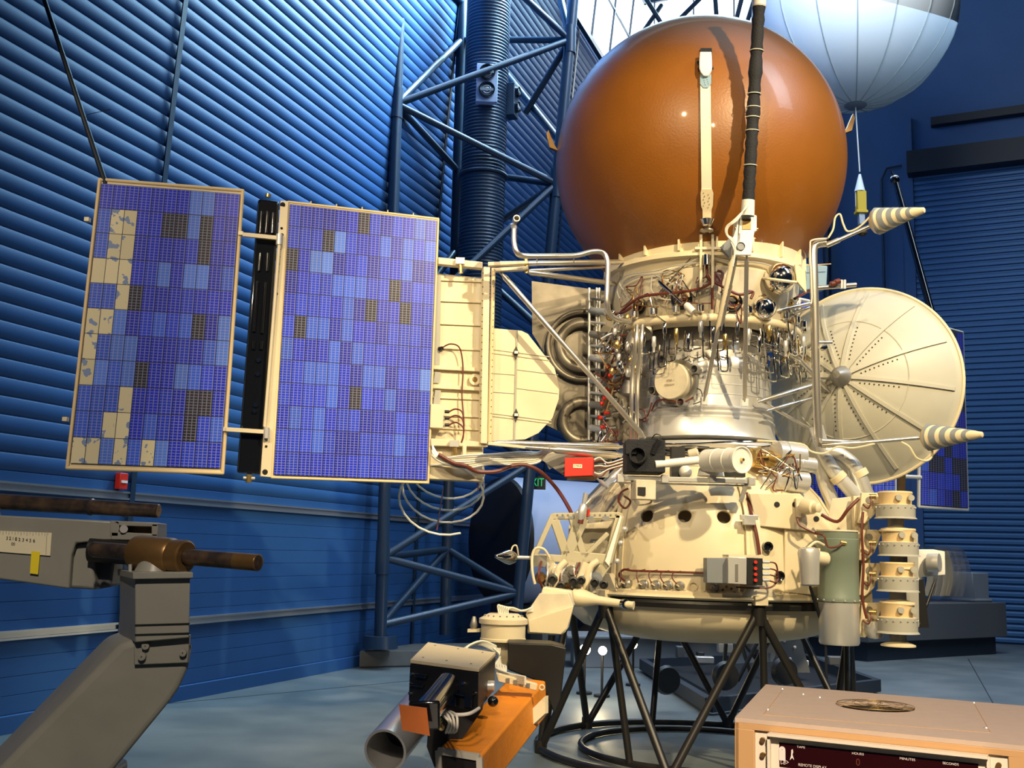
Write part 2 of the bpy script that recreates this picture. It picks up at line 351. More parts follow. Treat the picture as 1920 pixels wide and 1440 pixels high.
outlet(913, 158, 15.2, .32, .60, .12, (1, .05, 0), 'tank'); outlet(959, 190, 15.6, .22, .52, .16, (.35, 1, 0), 'steel')
# ------------------------------------------------------------------ dark ended tank behind the tower
Tk = thing('horizontal_tank', A(925, 1195, 17.1), 'large horizontal pale blue tank with a black end behind the tower', 'tank')
c0 = A(927, 1012, 16.95); td = V((.86, .5, 0)).normalized()
B().lathe([(0.01, 0), (.85, 0), (.97, .06), (.99, .12)], c0, td, 40).make('end_cap', 'black', Tk)
B().lathe([(.99, .12), (.99, 2.6), (.85, 2.8), (.01, 2.82)], c0, td, 40).make('barrel', 'tank', Tk)
b = B(); p = A(1000, 940, 17.7); b.abox(p, .85, .5, .42); b.make('top_box', 'tank', Tk, bev=.02)
for s_ in (.5, 2.2): b = B(); q = c0+td*s_; b.box((q.x, q.y, .38), V((-td.y, td.x, 0))*.8, td*.08, (0, 0, .38)); b.make('cradle', 'plinth', Tk)
# ------------------------------------------------------------------ balloon
bc = A(1600, 15, 17.5); br = 195/FPX*17.5*1.02
Bn = thing('weather_balloon', A(1608, 445, 17.5), 'huge white segmented balloon hanging high behind the brown sphere', 'balloon')
prof = [(max(.02, br*math.sin(PI*i/24)), -br*math.cos(PI*i/24)*1.04) for i in range(25)]
B().lathe(prof, bc, (0, 0, 1), 64).make('envelope', 'balloon', Bn)
for k in range(16):
    a = 2*PI*(k+.3)/16; pts = [bc+V((math.cos(a)*(r_+.004), math.sin(a)*(r_+.004), h)) for r_, h in prof]
    B().tube(pts, .011, 5, smooth=False).make('gore_seam', 'seam', Bn)
low = bc-V((0, 0, br*1.04)); 
B().lathe([(.02, -.03), (.15, -.03), (.19, 0), (.15, .05), (.02, .06)], low, (0, 0, 1), 24).make('bottom_cap', 'stripe', Bn)
gp = A(1612, 322, 17.5); B().cyl(low, gp, .012, seg=8).make('tether', 'wirew', Bn)
c2 = A(1612, 355, 17.5); B().lathe([(.09, 0), (.02, (gp-c2).length*.98)], c2-V((0, 0, .04)), gp-c2, 20, caps=True).make('fabric_cone', 'balloon', Bn)
for dx in (-.075, .075): B().cyl(c2+V((dx, 0, -.04)), c2+V((dx, 0, -.3)), .006).make('suspension_line', 'wirew', Bn)
q = A(1614, 378, 17.5); b = B(); b.abox(q, .15, .15, .34); b.abox(q+V((0, 0, -.19)), .19, .17, .05); b.make('gondola', 'by', Bn, bev=.008)
q = A(1615, 408, 17.5); B().abox(q, .10, .1, .26).make('instrument_box', 'silver', Bn, bev=.01)
q = A(1617, 436, 17.5); B().lathe([(.03, -.06), (.08, -.02), (.08, .05), (.03, .07)], q, (0, 0, 1), 18, caps=True).make('sensor', 'bronze', Bn)
# ------------------------------------------------------------------ display plinth right with acrylic case
z0 = .9
P = [G(1652, 1135, z0), G(1812, 1140, z0), G(1893, 1129, z0)]
f0, f1 = G(1633, 1238, 0), G(1874, 1224, 0)
fx = (f1-f0).normalized(); fy = V((-fx.y, fx.x, 0))
a = G(1628, 1215, .22); a.z = 0
b = B(); b.prism([a+V((0, 0, .3)), a+fx*4.0+V((0, 0, .3)), a+fx*4.0+fy*1.6+V((0, 0, .3)), a+fy*1.6+V((0, 0, .3))], (0, 0, .6))
Pl = thing('display_plinth', a, 'long dark grey display plinth on the floor at the far right', 'plinth')
b.make('cabinet', 'plinth', Pl, bev=.01)
b = B(); b.prism([a+fx*.08+fy*.08, a+fx*3.75+fy*.08, a+fx*3.75+fy*1.5, a+fx*.08+fy*1.5], (0, 0, .3)); b.make('kick_base', 'plinth2', Pl)
b = B(); c = a+V((0, 0, .9)); q = c+fx*1.7+fy*.1+V((0, 0, .016))
case = B(); ap = []
hh, ww, dd = .95, 1.5, .9
for s_ in (0, dd):
    ap.append([q+fy*s_+fx*(ww*t)+V((0, 0, hh*math.sin(min(1, (1-t)*3.5+.0)*PI/2)**.6 if t > .7 else hh)) for t in [i/16 for i in range(17)]])
L_, R_ = ap; case.strip(L_, R_, [V((0, 0, -.012))]*17)
case.prism([q, q+fx*ww, q+fx*ww+V((0, 0, .02))]+[p for p in L_[::-1]], fy*.008)
o = tag(case.make('acrylic_case', 'acrylic'), 'clear curved acrylic display case on the dark grey plinth', 'display case')
b = B()
for i in range(4):
    pts = [q+fy*.45+fx*(.80+.17*i+.14*math.sin(PI*t/12))+V((0, 0, .08+.8*t/12)) for t in range(13)]
    b.strip(pts, [p+fx*.11 for p in pts], [fy*.12]*13)
tag(b.make('curved_model_shell', 'ochre'), 'tan curved shell segments standing inside the acrylic case', 'model')
b = B(); p = c+fx*3.55+fy*.5; b.box(p+V((0, 0, .28)), fx*.26, fy*.3, (0, 0, .24)); b.box(p+V((0, 0, .03)), fx*.3, fy*.34, (0, 0, .03)); tag(b.make('grey_instrument_case', 'stripe', bev=.02), 'grey squat instrument case on the right end of the plinth', 'case')
# ------------------------------------------------------------------ floor lamps
for px, py, Y, r_, lab in ((1097, 1218, 12.6, .062, 'larger warm floodlight on the floor left of the stand leg'), (1130, 1220, 12.4, .048, 'small bright floodlight on the floor just behind the stand leg'),
                           (1188, 1209, 13.5, .045, 'dimmer floodlight mounted on the pale platform behind the stand'), (1550, 1199, 11.8, .055, 'bright lamp under the silver canister at the right of the stand')):
    c = A(px, py, Y); F_ = thing('floodlight', (c.x, c.y, 0), lab, 'lamp', 'floodlights under the space probe'); n = (CP-c).normalized()
    B().lathe([(.01, -r_*1.6), (r_*.8, -r_*1.4), (r_*1.15, 0), (r_*1.0, .01)], c, n, 24).make('housing', 'black', F_)
    B().lathe([(.002, .006), (r_, .004)], c, n, 24).make('lens', 'lamp', F_)
    B().cyl((c.x, c.y+.03, c.z-r_), (c.x, c.y+.03, .02), .014).make('stem', 'black', F_); B().cyl((c.x, c.y+.03, 0), (c.x, c.y+.03, .025), .09).make('foot', 'black', F_)
l = bpy.data.lights.new('lamp_light', 'POINT'); l.energy = 22; l.color = (1, .8, .45); l.shadow_soft_size = .08
o = bpy.data.objects.new('lamp_light', l); sc.collection.objects.link(o); o.location = A(1115, 1222, 12.1)
# ------------------------------------------------------------------ pale low platform and tracked model behind the stand
b = B(); a = G(1075, 1252, 0); c = G(1500, 1252, 0); b.prism([a, c, c+V((0, .7, 0)), a+V((0, .7, 0))], (0, 0, .40)); b.prism([a+V((-.1, -.1, .40)), c+V((.1, -.1, .40)), c+V((.1, .8, .40)), a+V((-.1, .8, .40))], (0, 0, .04))
tag(b.make('exhibit_platform', 'stripe', bev=.01), 'low blue grey exhibit platform seen between the stand legs', 'platform')
Rv = thing('machinery_exhibit', G(1400, 1300, 0), 'dark low steel frame exhibit with small machinery behind the stand', 'exhibit')
pp = [G(1205, 1245, .1), G(1330, 1322, .1), G(1645, 1285, .1), G(1500, 1232, .1)]
for i in range(4): B().beam(pp[i], pp[(i+1) % 4], .09, .14).make('base_beam', 'plinth2', Rv)
B().prism([p.lerp(sum(pp, V((0, 0, 0)))/4, .2)-V((0, 0, .06)) for p in pp], (0, 0, .05)).make('deck', 'black', Rv)
for i in range(9):
    p = pp[0].lerp(pp[2], .2+.08*i)+V((random.uniform(-.3, .3), random.uniform(-.3, .3), random.uniform(.05, .32)))
    B().abox(p, random.uniform(.08, .26), .16, random.uniform(.06, .22)).make('equipment_box', ['plinth', 'black', 'silver', 'grey'][i % 4], Rv, bev=.01)
for i in range(6):
    p = pp[1].lerp(pp[3], .1+.13*i)+V((0, 0, .1)); B().cyl(p, p+V((random.uniform(-.4, .4), .1, random.uniform(.3, .6))), .022).make('strut', 'blackm', Rv)
for i in range(3):
    p = A(1250+i*110, 1275-i*8, 11.4); B().lathe([(.05, -.05), (.13, -.05), (.15, 0), (.13, .05), (.05, .05)], p, (.3, -1, 0), 22, caps=True).make('wheel', 'black', Rv)
p = A(1480, 1220, 11.6); B().box(p, (.16, .03, 0), (0, .02, .0), (-.06, 0, .22)).make('tilted_panel', 'plinth', Rv)
for dx, dz in ((-.06, .1), (.05, .04), (0, -.08), (.07, .14)): B().ball(p+V((dx, -.03, dz)), .016).make('indicator', 'white', Rv)
# ================================================================== SPACE PROBE
PB = thing('space_probe', (AX, AY, 1.2), 'cream and silver space probe with brown sphere, blue solar wings and dish antenna', 'spacecraft')
SCn, SR = V((1.61, 9.2, 5.04)), 1.27
ins = None
def SP(px, py, r):
    d = ray(px, py); o = CP-SCn; a = d.dot(d); b_ = 2*o.dot(d); c = o.dot(o)-r*r; q = b_*b_-4*a*c
    return CP+d*((-b_-math.sqrt(max(0, q)))/(2*a))
def part(b, name, m, parent=None, **k): return b.make(name, m, parent or PB, **k)
sph = part(B().lathe([(max(.001, SR*math.sin(PI*i/64)), -SR*math.cos(PI*i/64)) for i in range(65)], SCn, (0, 0, 1), 128), 'spherical_shell', 'sphere', ang=60)
for px, py, s_ in ((1040, 272, -1), (1588, 240, 1)):
    b = B(); p = A(px, py, 9.15); b.prism([p, p+V((s_*.06, 0, .14)), p+V((s_*.075, 0, .10)), p+V((s_*.045, 0, -.02)), p+V((-s_*.03, 0, -.05))], (0, .05, 0)); part(b, 'side_lug', 'bronze', sph)
def sstrip(ctr, r, th):
    L_ = [SP(x-w_/2, y, r) for x, y, w_ in ctr]; R_ = [SP(x+w_/2, y, r) for x, y, w_ in ctr]
    nn = [((a-SCn).normalized())*th for a in L_]; return B().strip(L_, R_, nn)
n_ = 16
rb = [(1323.5-.5*t+0, 150+ (362-150)*t/n_, 21) for t in range(n_+1)]
rb = [(1322.5+2.5*t/n_, 155+(358-155)*t/n_, 19.5) for t in range(n_+1)]
st = part(sstrip(rb, SR+.012, .012), 'hold_down_strap', 'ribbon')
part(sstrip([(1324, 92, 21), (1324, 100, 22), (1324, 112, 22)], SR+.004, .01), 'strap_pad', 'cloth', st)
part(sstrip([(1323, 102, 22), (1323, 118, 24), (1323, 132, 24), (1323, 139, 19), (1323, 146, 8)], SR+.03, .03), 'strap_buckle', 'white', st, bev=.006)
for dx, dy in ((-14, 117), (13, 128), (-13, 129)):
    B().cyl(SP(1323+dx, dy, SR+.02), SP(1323+dx*.5, dy, SR+.04), .012).make('buckle_pin', 'black', st)
part(sstrip([(1323, 140, 21), (1323, 158, 21), (1323, 165, 8)], SR+.026, .006), 'blue_patch', 'blue', st)
part(sstrip([(1325, 354, 20), (1325.5, 362, 24), (1325.5, 385, 22), (1325.5, 392, 17), (1325.5, 412, 16)], SR+.016, .014), 'riveted_end', 'cream', st)
b = B()
for i in range(10): x = 1319+(i % 2)*9+(i//2 % 2)*2; b.cyl(SP(x, 362+i*3, SR+.026), SP(x, 362+i*3, SR+.034), .003, seg=8)
part(b, 'rivets', 'black', st)
b = B()
for i in range(9): x = 1318+(i*7 % 13); b.cyl(SP(x, 143+i*2, SR+.03), SP(x, 143+i*2, SR+.035), .0025, seg=8)
part(b, 'rivets', 'ink', st)
p = SP(1326, 410, SR+.05); part(B().lathe([(.01, -.05), (.035, -.045), (.052, -.01), (.058, 0), (.03, .004), (.01, .01)], p-V((0, 0, .01)), (0, 0, 1), 24), 'strap_fitting', 'chrome', st)
# wrapped boom in front of the sphere
b0, b1 = A(1403, 378, 7.86), A(1427, -60, 7.62)
bd = (b1-b0).normalized(); L = (b1-b0).length
prof = [(.002, 0)]
for i in range(41): prof.append((.046+.004*math.sin(i*2.7)+(.008 if i in (15, 16, 22, 23) else 0), L*i/40))
prof.append((.002, L)); BM = part(B().lathe(prof, b0, bd, 20), 'wrapped_boom', 'cloth')
def bt(py): return L*(378-py)/438
for y in (311, 246, 221, 202, 177, 96, 12): part(B().ring(b0+bd*bt(y), bd, .052, .0035, 24, 6), 'tie_band', 'ribbon', BM)
part(B().lathe([(.051, 0), (.051, .075)], b0+bd*bt(219), bd, 24), 'label_band', 'wire', BM)
part(B().lathe([(.053, .012), (.053, .062)], b0+bd*bt(219), bd, 24, 180, 290), 'white_letter_mark', 'white', BM)
part(B().lathe([(.052, 0), (.052, .055)], b0+bd*bt(14), bd, 24), 'white_band', 'white', BM)
part(B().lathe([(.052, 0), (.048, .12), (.036, .13)], b0-bd*.11, bd, 20), 'boom_socket', 'white', BM)
# boom hinge bracket
YH = 7.92
bk = part(B().prism([A(x, y, YH) for x, y in [(1379, 478), (1409, 478), (1415, 430), (1412, 402), (1385, 402), (1380, 430), (1370, 455)]], (0, .03, 0)).prism([A(x, y, YH) for x, y in [(1413, 402), (1419, 404), (1419, 432), (1413, 435)]], (0, .16, 0)).prism([A(x, y, YH) for x, y in [(1385, 405), (1390, 405), (1388, 470), (1380, 470)]], (0, .2, 0)), 'boom_hinge', 'white', bev=.004)
c = A(1389, 462, YH-.004); part(B().lathe([(.001, 0), (.026, 0), (.031, -.004), (.031, .01)], c, (0, -1, 0), 24), 'hinge_hole', 'stripe', bk)
part(B().prism([A(x, y, YH-.005) for x, y in [(1392, 410), (1408, 410), (1408, 430), (1392, 430)]], (0, .004, 0)), 'hinge_window', 'bronze', bk)
part(B().cyl(A(1378, 428, YH+.02), A(1421, 430, YH+.02), .012), 'hinge_pin', 'gold', bk)
for k in range(3):
    part(B().tube([A(1401+k*3, 382, 7.82), A(1383-k*3, 412, 7.8), A(1366-k*2, 425, 7.82), A(1364-k, 440, 7.84), A(1378, 455+k*4, 7.86), A(1374, 500, 7.86)], .006, 6), 'harness_cable', 'wirew', bk)
# ---------------------------------------------------------------- collar ring and upper cone
def zf(py, r, px=1316): return CS(px, py, r).z     # height of a front point
z1, z2, z3, z4 = 4.12, 3.94, 3.37, 3.30
col = part(B().lathe([(.80, 4.17), (.865, 4.17), (.875, 4.155), (.85, 4.14), (.835, 4.02), (.87, 4.0), (.875, 3.965), (.83, 3.955), (.80, 3.90)], (AX, AY, 0), seg=96), 'collar_ring', 'cream')
for k in range(18):
    a = 20*k+7; part(B().box(CZ(a, .855, 4.08), (CZ(a, 1, 0)-CZ(a, 0, 0))*.02, V((-math.sin(math.radians(a)), math.cos(math.radians(a)), 0))*.008, (0, 0, .065)), 'collar_gusset', 'cream', col)
a = -81
b = B(); b.prism([CZ(-81-20, .86, 4.15), CZ(-81-12, .88, 4.165), CZ(-81-3, .90, 4.25), CZ(-81+3, .90, 4.25), CZ(-81+12, .88, 4.165), CZ(-81+20, .86, 4.15), CZ(-81+8, .87, 4.12), CZ(-81-8, .87, 4.12)], (CZ(-81, 0, 0)-CZ(-81, 1, 0))*.03)
part(b, 'collar_peak', 'cream', col)
b = B()
for dx in (-11, 11): b.beam(CS(1325+dx, 440, .90), CS(1325+dx, 540, .86), .02, .02, up=(0, 1, 0))
b.beam(CS(1303, 466, .89), CS(1355, 466, .89), .02, .03, up=(0, 1, 0)); b.lathe([(.02, 0), (.055, .015), (.05, .03)], CS(1325, 437, .92), (0, 0, 1), 20); part(b, 'strap_anchor', 'cream', col)
part(B().cyl(CS(1325, 478, .91), CS(1325, 497, .91), .025), 'anchor_bolt', 'chrome', col)
part(B().prism([CS(1351, 463, .92), CS(1372, 442, .95), CS(1374, 478, .95), CS(1368, 482, .93)], (0, .05, 0)), 'grey_gusset', 'stripe', col)
con = part(B().lathe([(.80, 3.90), (.815, 3.88), (.79, 3.70), (.72, 3.50), (.70, 3.46), (.62, 3.44)], (AX, AY, 0), seg=96), 'upper_cone', 'cream2')
for px, py, r_ in ((1278, 561, .085), (1200, 574, .07), (1372, 566, .085), (1430, 560, .05)):
    c = CS(px, py, .77); n = (c-V((AX, AY, c.z))).normalized(); part(B().lathe([(.001, .0), (r_*.85, .0), (r_, .015), (r_*1.05, .0)], c, n, 28), 'access_port', 'black', con)
    part(B().ring(c+n*.012, n, r_*.6, .008, 24, 6), 'port_ring', 'bronze', con)
part(B().lathe([(.015, 0), (.022, .03), (.022, .16), (.012, .17), (.012, .3)], CS(1236, 528, .84), CS(1290, 578, .90)-CS(1236, 528, .84), 16, caps=True), 'probe_sensor', 'chrome', con)
part(B().lathe([(.02, 0), (.03, .02), (.03, .09)], CS(1285, 570, .90), CS(1297, 582, .90)-CS(1285, 570, .90), 16, caps=True), 'sensor_plug', 'white', con)
# ring manifold
part(B().lathe([(.80+.035*math.cos(2*PI*i/14), 3.47+.035*math.sin(2*PI*i/14)) for i in range(15)], (AX, AY, 0), (0, 0, 1), 90, 0, 360), 'manifold_ring', 'cream')
for k in range(24):
    a = -160+k*6.5
    part(B().lathe([(.014, 0), (.018, .008), (.018, .08), (.010, .09), (.010, .13)], CZ(a, .85, 3.43-(k % 3)*.05), (0, 0, -1), 14, caps=True), 'valve', ['chrome', 'silver', 'chrome', 'gold'][k % 4])
    if k % 2: part(B().lathe([(.016, 0), (.03, .01), (.03, .06), (.01, .08)], CZ(a, .85, 3.5), (0, 0, 1), 14, caps=True), 'valve_cap', 'chrome')
# fuel lines: bent pipes hugging the cone and barrel
rnd = random.Random(3)
for k in range(34):
    a = -158+rnd.random()*150; z = 3.42-rnd.random()*.28; r_ = .86-rnd.random()*.16; da = rnd.uniform(3, 9); dz = rnd.uniform(.08, .26)
    P = [CZ(a, r_, z+dz*.4), CZ(a, r_+.02, z-dz*.6), CZ(a+da*.2, r_+.02, z-dz*.75), CZ(a+da*.8, r_+.02, z-dz*.75), CZ(a+da, r_+.02, z-dz*.6), CZ(a+da, r_, z+dz*.3)]
    part(B().tube(P, .0065, 6), 'fuel_line', 'chrome')
for k in range(9):
    a = -150+rnd.random()*100; z = 3.30-.035*(k % 5); da = rnd.uniform(18, 50); P = [CZ(a+da*t/10, .73+.02*math.sin(t+k), z+.012*math.sin(2*t+k)) for t in range(11)]
    part(B().tube(P, .007, 6), 'fuel_line', 'chrome')
for k in range(16):
    a = -155+rnd.random()*75; z = 3.56+rnd.random()*.25; P = [CZ(a+rnd.uniform(-1, 5)*t, .835+.02*rnd.random(), z+rnd.uniform(-.07, .05)*t) for t in range(5)]
    part(B().tube(P, .0052, 6), 'fuel_line', ['chrome', 'wire', 'bronze'][k % 3])
for pts in ([(1170, 545), (1162, 530), (1180, 515), (1230, 508), (1265, 498), (1315, 492)], [(1162, 560), (1160, 540), (1200, 518), (1250, 510), (1310, 484)], [(1340, 484), (1372, 490), (1420, 492), (1450, 500)],
            [(1222, 512), (1252, 528), (1272, 535), (1280, 515), (1268, 530), (1285, 540)], [(1222, 520), (1222, 545), (1240, 560), (1258, 562)]):
    part(B().tube([CS(x, y, .85) for x, y in pts], .0055, 6), 'fuel_line', 'silver')
for pts in ([(1160, 590), (1178, 572), (1205, 556), (1250, 550), (1300, 544), (1330, 532), (1342, 510), (1336, 545), (1336, 580)], [(1342, 512), (1352, 530), (1338, 528), (1360, 540), (1385, 552), (1408, 548)], [(1325, 498), (1327, 518), (1336, 528)], [(1400, 546), (1412, 548), (1408, 560)],
            [(1345, 508), (1355, 512), (1350, 535)], [(1150, 590), (1170, 585), (1185, 575)], [(1490, 560), (1505, 552), (1525, 540)]):
    part(B().tube([CS(x, y, .86) for x, y in pts], .012, 8), 'red_brown_cable', 'wire')
# chrome propellant spheres
for px, py, r_, Yy in ((1462, 523, .128, 8.46), (1432, 578, .10, 8.44)):
    c = A(px, py, Yy); s_ = part(B().ball(c, r_, seg=36), 'pressure_sphere', 'chrome', ang=80)
    if r_ > .12: part(B().ring(c+V((0, 0, -.01)), (.1, -.3, 1), r_+.002, .014, 36, 6), 'sphere_band', 'cream', s_); part(B().prism([c+V((.10, -.09, .1)), c+V((.2, -.05, .06)), c+V((.2, -.05, -.12)), c+V((.12, -.07, -.03))], (0, .03, 0)), 'band_bracket', 'cream', s_)
part(B().ball(A(1455, 600, 8.9), .14, seg=28), 'pressure_sphere', 'silver', ang=80)
# ---------------------------------------------------------------- silver barrel
rb_ = .575
prof = [(.50, 3.46), (.52, 3.30), (.545, 3.22), (rb_, 3.14)]
for z in (3.12, 3.06, 2.98, 2.90): prof += [(rb_, z), (rb_+.004, z-.003), (rb_+.004, z-.008), (rb_, z-.012)]
prof += [(rb_+.004, 2.80), (rb_+.02, 2.78), (rb_+.006, 2.76), (rb_+.024, 2.74), (rb_+.01, 2.72), (rb_+.028, 2.70), (rb_+.028, 2.60), (rb_+.045, 2.55), (.3, 2.52)]
brl = part(B().lathe(prof, (AX, AY, 0), seg=96), 'barrel', 'silver', ang=30)
# round engine cover with four thruster cups
cc = CS(1265, 716, .66); n = (cc-V((AX, AY, cc.z))).normalized(); tx = V((-n.y, n.x, 0)); n = (n-tx*.1).normalized()
if tx.x < 0: tx = -tx
TH = part(B().lathe([(.001, .07), (.145, .07), (.152, .06), (.155, -.10)], cc, n, 44), 'engine_cover', 'cream2', ang=30)
text('КМ-1', 'lettering', cc+n*.072, tx, (0, 0, 1), .02, 'bronze', TH)
text('КРЫШКА', 'lettering', cc+n*.072-V((0, 0, .035)), tx, (0, 0, 1), .016, 'bronze', TH)
yoke = part(B().lathe([(.15, -.02), (.185, -.01), (.19, -.05), (.16, -.08)], cc, n, 40), 'mount_yoke', 'foil', TH)
for dx, dy in ((-26, -42), (36, -24), (-44, 16), (10, 38)):
    c = CS(1265+dx, 716+dy, .72); part(B().lathe([(.018, -.10), (.03, -.09), (.036, 0), (.030, 0), (.026, -.05), (.001, -.05)], c, n, 22), 'thruster_cup', 'foil')
    part(B().lathe([(.001, -.02), (.029, -.012)], c, n, 22), 'cup_bore', 'black')
    part(B().beam(c-n*.06, cc-n*.03+(c-cc)*.5, .05, .04), 'cup_arm', 'foil')
part(B().tube([CS(1222, 770, .61), CS(1232, 752, .66), CS(1250, 750, .7), CS(1280, 754, .7), CS(1300, 745, .68)], .008, 6), 'red_brown_cable', 'wire')
part(B().tube([CS(1302, 728, .66), CS(1314, 732, .66), CS(1316, 750, .66), CS(1300, 758, .64)], .005, 6), 'thin_cable', 'black')
part(B().tube([CS(1190, 780, .62), CS(1210, 790, .66), CS(1208, 770, .68), CS(1190, 770, .68), CS(1185, 790, .66), CS(1212, 782, .64), CS(1222, 755, .62)], .006, 6), 'red_brown_cable', 'wire')
# large elbow pipe left of the barrel
part(B().tube([CS(1218, 622, .66), CS(1204, 622, .72), CS(1192, 634, .76), CS(1188, 655, .78), A(1184, 700, 8.8), A(1182, 740, 8.8)], .075, 16), 'elbow_pipe', 'foil')
for x0_ in (1186, 1196): part(B().tube([A(x0_+8, 610, 8.5), A(x0_+6, 640, 8.45), A(x0_, 700, 8.5), A(x0_-2, 760, 8.5), A(x0_-2, 825, 8.6)], .017, 8), 'riser_tube', 'tube')
# slim struts in front of the barrel
def strut(p, q, r_, name='strut', m='tube', fit=True, parent=None):
    d = (V(q)-V(p)); s_ = part(B().lathe([(r_*.45, 0), (r_*.5, .03), (r_, .06), (r_, d.length-.06), (r_*.5, d.length-.03), (r_*.45, d.length)], p, d, 14, caps=True), name, m, parent)
    return s_
strut(A(1375, 478, 7.95), A(1343, 625, 8.15), .018, m='cream'); strut(A(1348, 610, 8.12), A(1320, 752, 8.45), .017, m='tube'); strut(A(1400, 478, 7.95), A(1396, 755, 8.5), .017, m='tube')
strut(A(1382, 480, 8.0), A(1352, 620, 8.2), .010, m='tube')
for x, y in ((1320, 752), (1396, 755)): part(B().abox(A(x, y, 8.52), .05, .06, .06), 'strut_foot', 'silver')
strut(A(1440, 612, 8.7), A(1556, 735, 8.85), .02); strut(A(1405, 596, 8.6), A(1530, 566, 8.75), .017); strut(A(1430, 612, 8.7), A(1530, 572, 8.8), .014)
strut(A(1420, 754, 8.62), A(1560, 712, 8.9), .020); strut(A(1438, 770, 8.6), A(1556, 738, 8.9), .014); strut(A(1420, 748, 8.65), A(1532, 812, 8.85), .014)
# ---------------------------------------------------------------- equipment deck
part(B().lathe([(.40, 2.50), (.72, 2.50), (.74, 2.47), (.72, 2.44), (.4, 2.44)], (AX, AY, 0), seg=72), 'equipment_deck', 'silver')
part(B().lathe([(.45, 2.50), (.52, 2.40), (.60, 2.36)], (AX, AY, 0), seg=60), 'deck_skirt', 'cream2')
for k, (x0_, y0_, x1_, y1_) in enumerate(((1100, 826, 1170, 830), (1245, 838, 1330, 838), (1245, 846, 1330, 848), (1240, 852, 1320, 858), (1400, 838, 1520, 832), (1400, 846, 1500, 852), (1220, 832, 1500, 828))):
    part(B().tube([CS(x0_+(x1_-x0_)*t/4, y0_+(y1_-y0_)*t/4+1.5*math.sin(t*2), .84) if 1130 < x0_+(x1_-x0_)*t/4 < 1505 else A(x0_+(x1_-x0_)*t/4, y0_+(y1_-y0_)*t/4, 9.0) for t in range(5)], .008, 6), 'deck_pipe', 'chrome')
for k in range(26):
    px = 1255+rnd.random()*255; 
    if 1300 < px < 1405: continue
    c = CS(min(px, 1500), 845+rnd.random()*75, .84); s_ = rnd.uniform(.02, .05)
    part(B().lathe([(s_*.5, -s_), (s_*.9, -s_*.8), (s_*.9, s_*.8), (s_*.5, s_)], c, (rnd.uniform(-1, 1), rnd.uniform(-.6, .2), rnd.uniform(-.3, .3)), 14, caps=True), 'deck_fitting', ['chrome', 'silver', 'gold', 'cream2'][k % 4])
for px, py, r_, L, m in ((1440, 862, .075, .30, 'gold'), (1478, 853, .10, .24, 'silver'), (1478, 900, .09, .30, 'silver'), (1450, 905, .05, .26, 'silver'), (1505, 870, .06, .2, 'silver')):
    c = A(px, py, 8.42); d = V((.93, .35, -.05)).normalized(); part(B().lathe([(r_*.6, -L/2-.01), (r_, -L/2), (r_, -L*.2), (r_*1.06, -L*.18), (r_*1.06, -L*.12), (r_, -L*.1), (r_, L/2), (r_*.7, L/2+.015)], c, d, 26, caps=True), 'gas_canister', m)
for k in range(10):
    P = [A(1420+rnd.random()*90, 840+rnd.random()*85, 8.3) for _ in range(4)]; part(B().tube(P, .006, 6), 'deck_pipe', ['chrome', 'gold', 'wire'][k % 3])
# rail with instruments
b = B(); b.beam(A(1160, 896, 7.95), A(1410, 903, 7.95), .06, .035); b.beam(A(1160, 905, 7.97), A(1400, 911, 7.97), .04, .012); RL = part(b, 'instrument_rail', 'silver', bev=.004)
for x, y in ((1246, 898), (1335, 898), (1408, 903), (1163, 897)): part(B().abox(A(x, y, 7.94), .05, .075, .06), 'rail_clamp', 'silver', RL, bev=.003)
part(B().beam(A(1400, 905, 7.98), A(1389, 940, 8.1), .03, .02, up=(0, 1, 0)), 'rail_brace', 'silver', RL); part(B().beam(A(1165, 905, 7.98), A(1176, 935, 8.15), .03, .02, up=(0, 1, 0)), 'rail_brace', 'silver', RL)
c = A(1207, 858, 8.0); BX = part(B().abox(c, .28, .3, .24).prism([A(1172, 826, 7.83), A(1195, 824, 7.83), A(1195, 852, 7.83), A(1172, 852, 7.83)], (0, .05, 0)), 'black_sensor_box', 'cloth', bev=.008)
part(B().lathe([(.06, 0), (.06, .14), (.052, .14), (.045, .0)], A(1200, 860, 7.92), V((-.25, -1, .12)), 26), 'sensor_barrel', 'cloth', BX)
part(B().lathe([(.001, .03), (.048, .03)], A(1200, 860, 7.92), V((-.25, -1, .12)), 26), 'barrel_bore', 'black', BX)
part(B().cyl(A(1224, 850, 7.85), A(1237, 824, 7.8), .02), 'stalk', 'cloth', BX); part(B().tube([A(1237, 826, 7.8), A(1240, 818, 7.8), A(1230, 814, 7.82), A(1222, 822, 7.85)], .004, 5), 'thin_cable', 'black', BX)
p0, p1 = A(1326, 864, 7.93), A(1392, 862, 7.60); d = (p1-p0).normalized(); L = (p1-p0).length
CN = part(B().lathe([(.05, -.02), (.085, 0), (.085, L*.3), (.089, L*.31), (.089, L*.34), (.085, L*.35), (.085, L*.62), (.089, L*.63), (.089, L*.66), (.085, L*.67), (.085, L*.93), (.096, L*.94), (.096, L), (.088, L), (.08, L-.012), (.001, L-.012)], p0, d, 36), 'white_canister', 'white')
part(B().cyl(p1-d*.012, p1+d*.012, .015, .011), 'centre_knob', 'gold', CN)
part(B().cyl(A(1228, 871, 7.86), A(1326, 861, 7.92), .030, .030), 'canister_boom', 'white', CN)
part(B().lathe([(.10, 0), (.09, .05), (.055, .1), (.01, .11)], A(1333, 893, 7.98), (0, 0, 1), 26), 'canister_base', 'white', CN)
part(B().abox(A(1270, 868, 8.15), .10, .1, .24), 'black_block', 'black'); part(B().abox(A(1375, 886, 8.1), .16, .1, .07), 'black_block', 'black'); part(B().ball(A(1285, 885, 8.1), .05), 'white_knob', 'white')
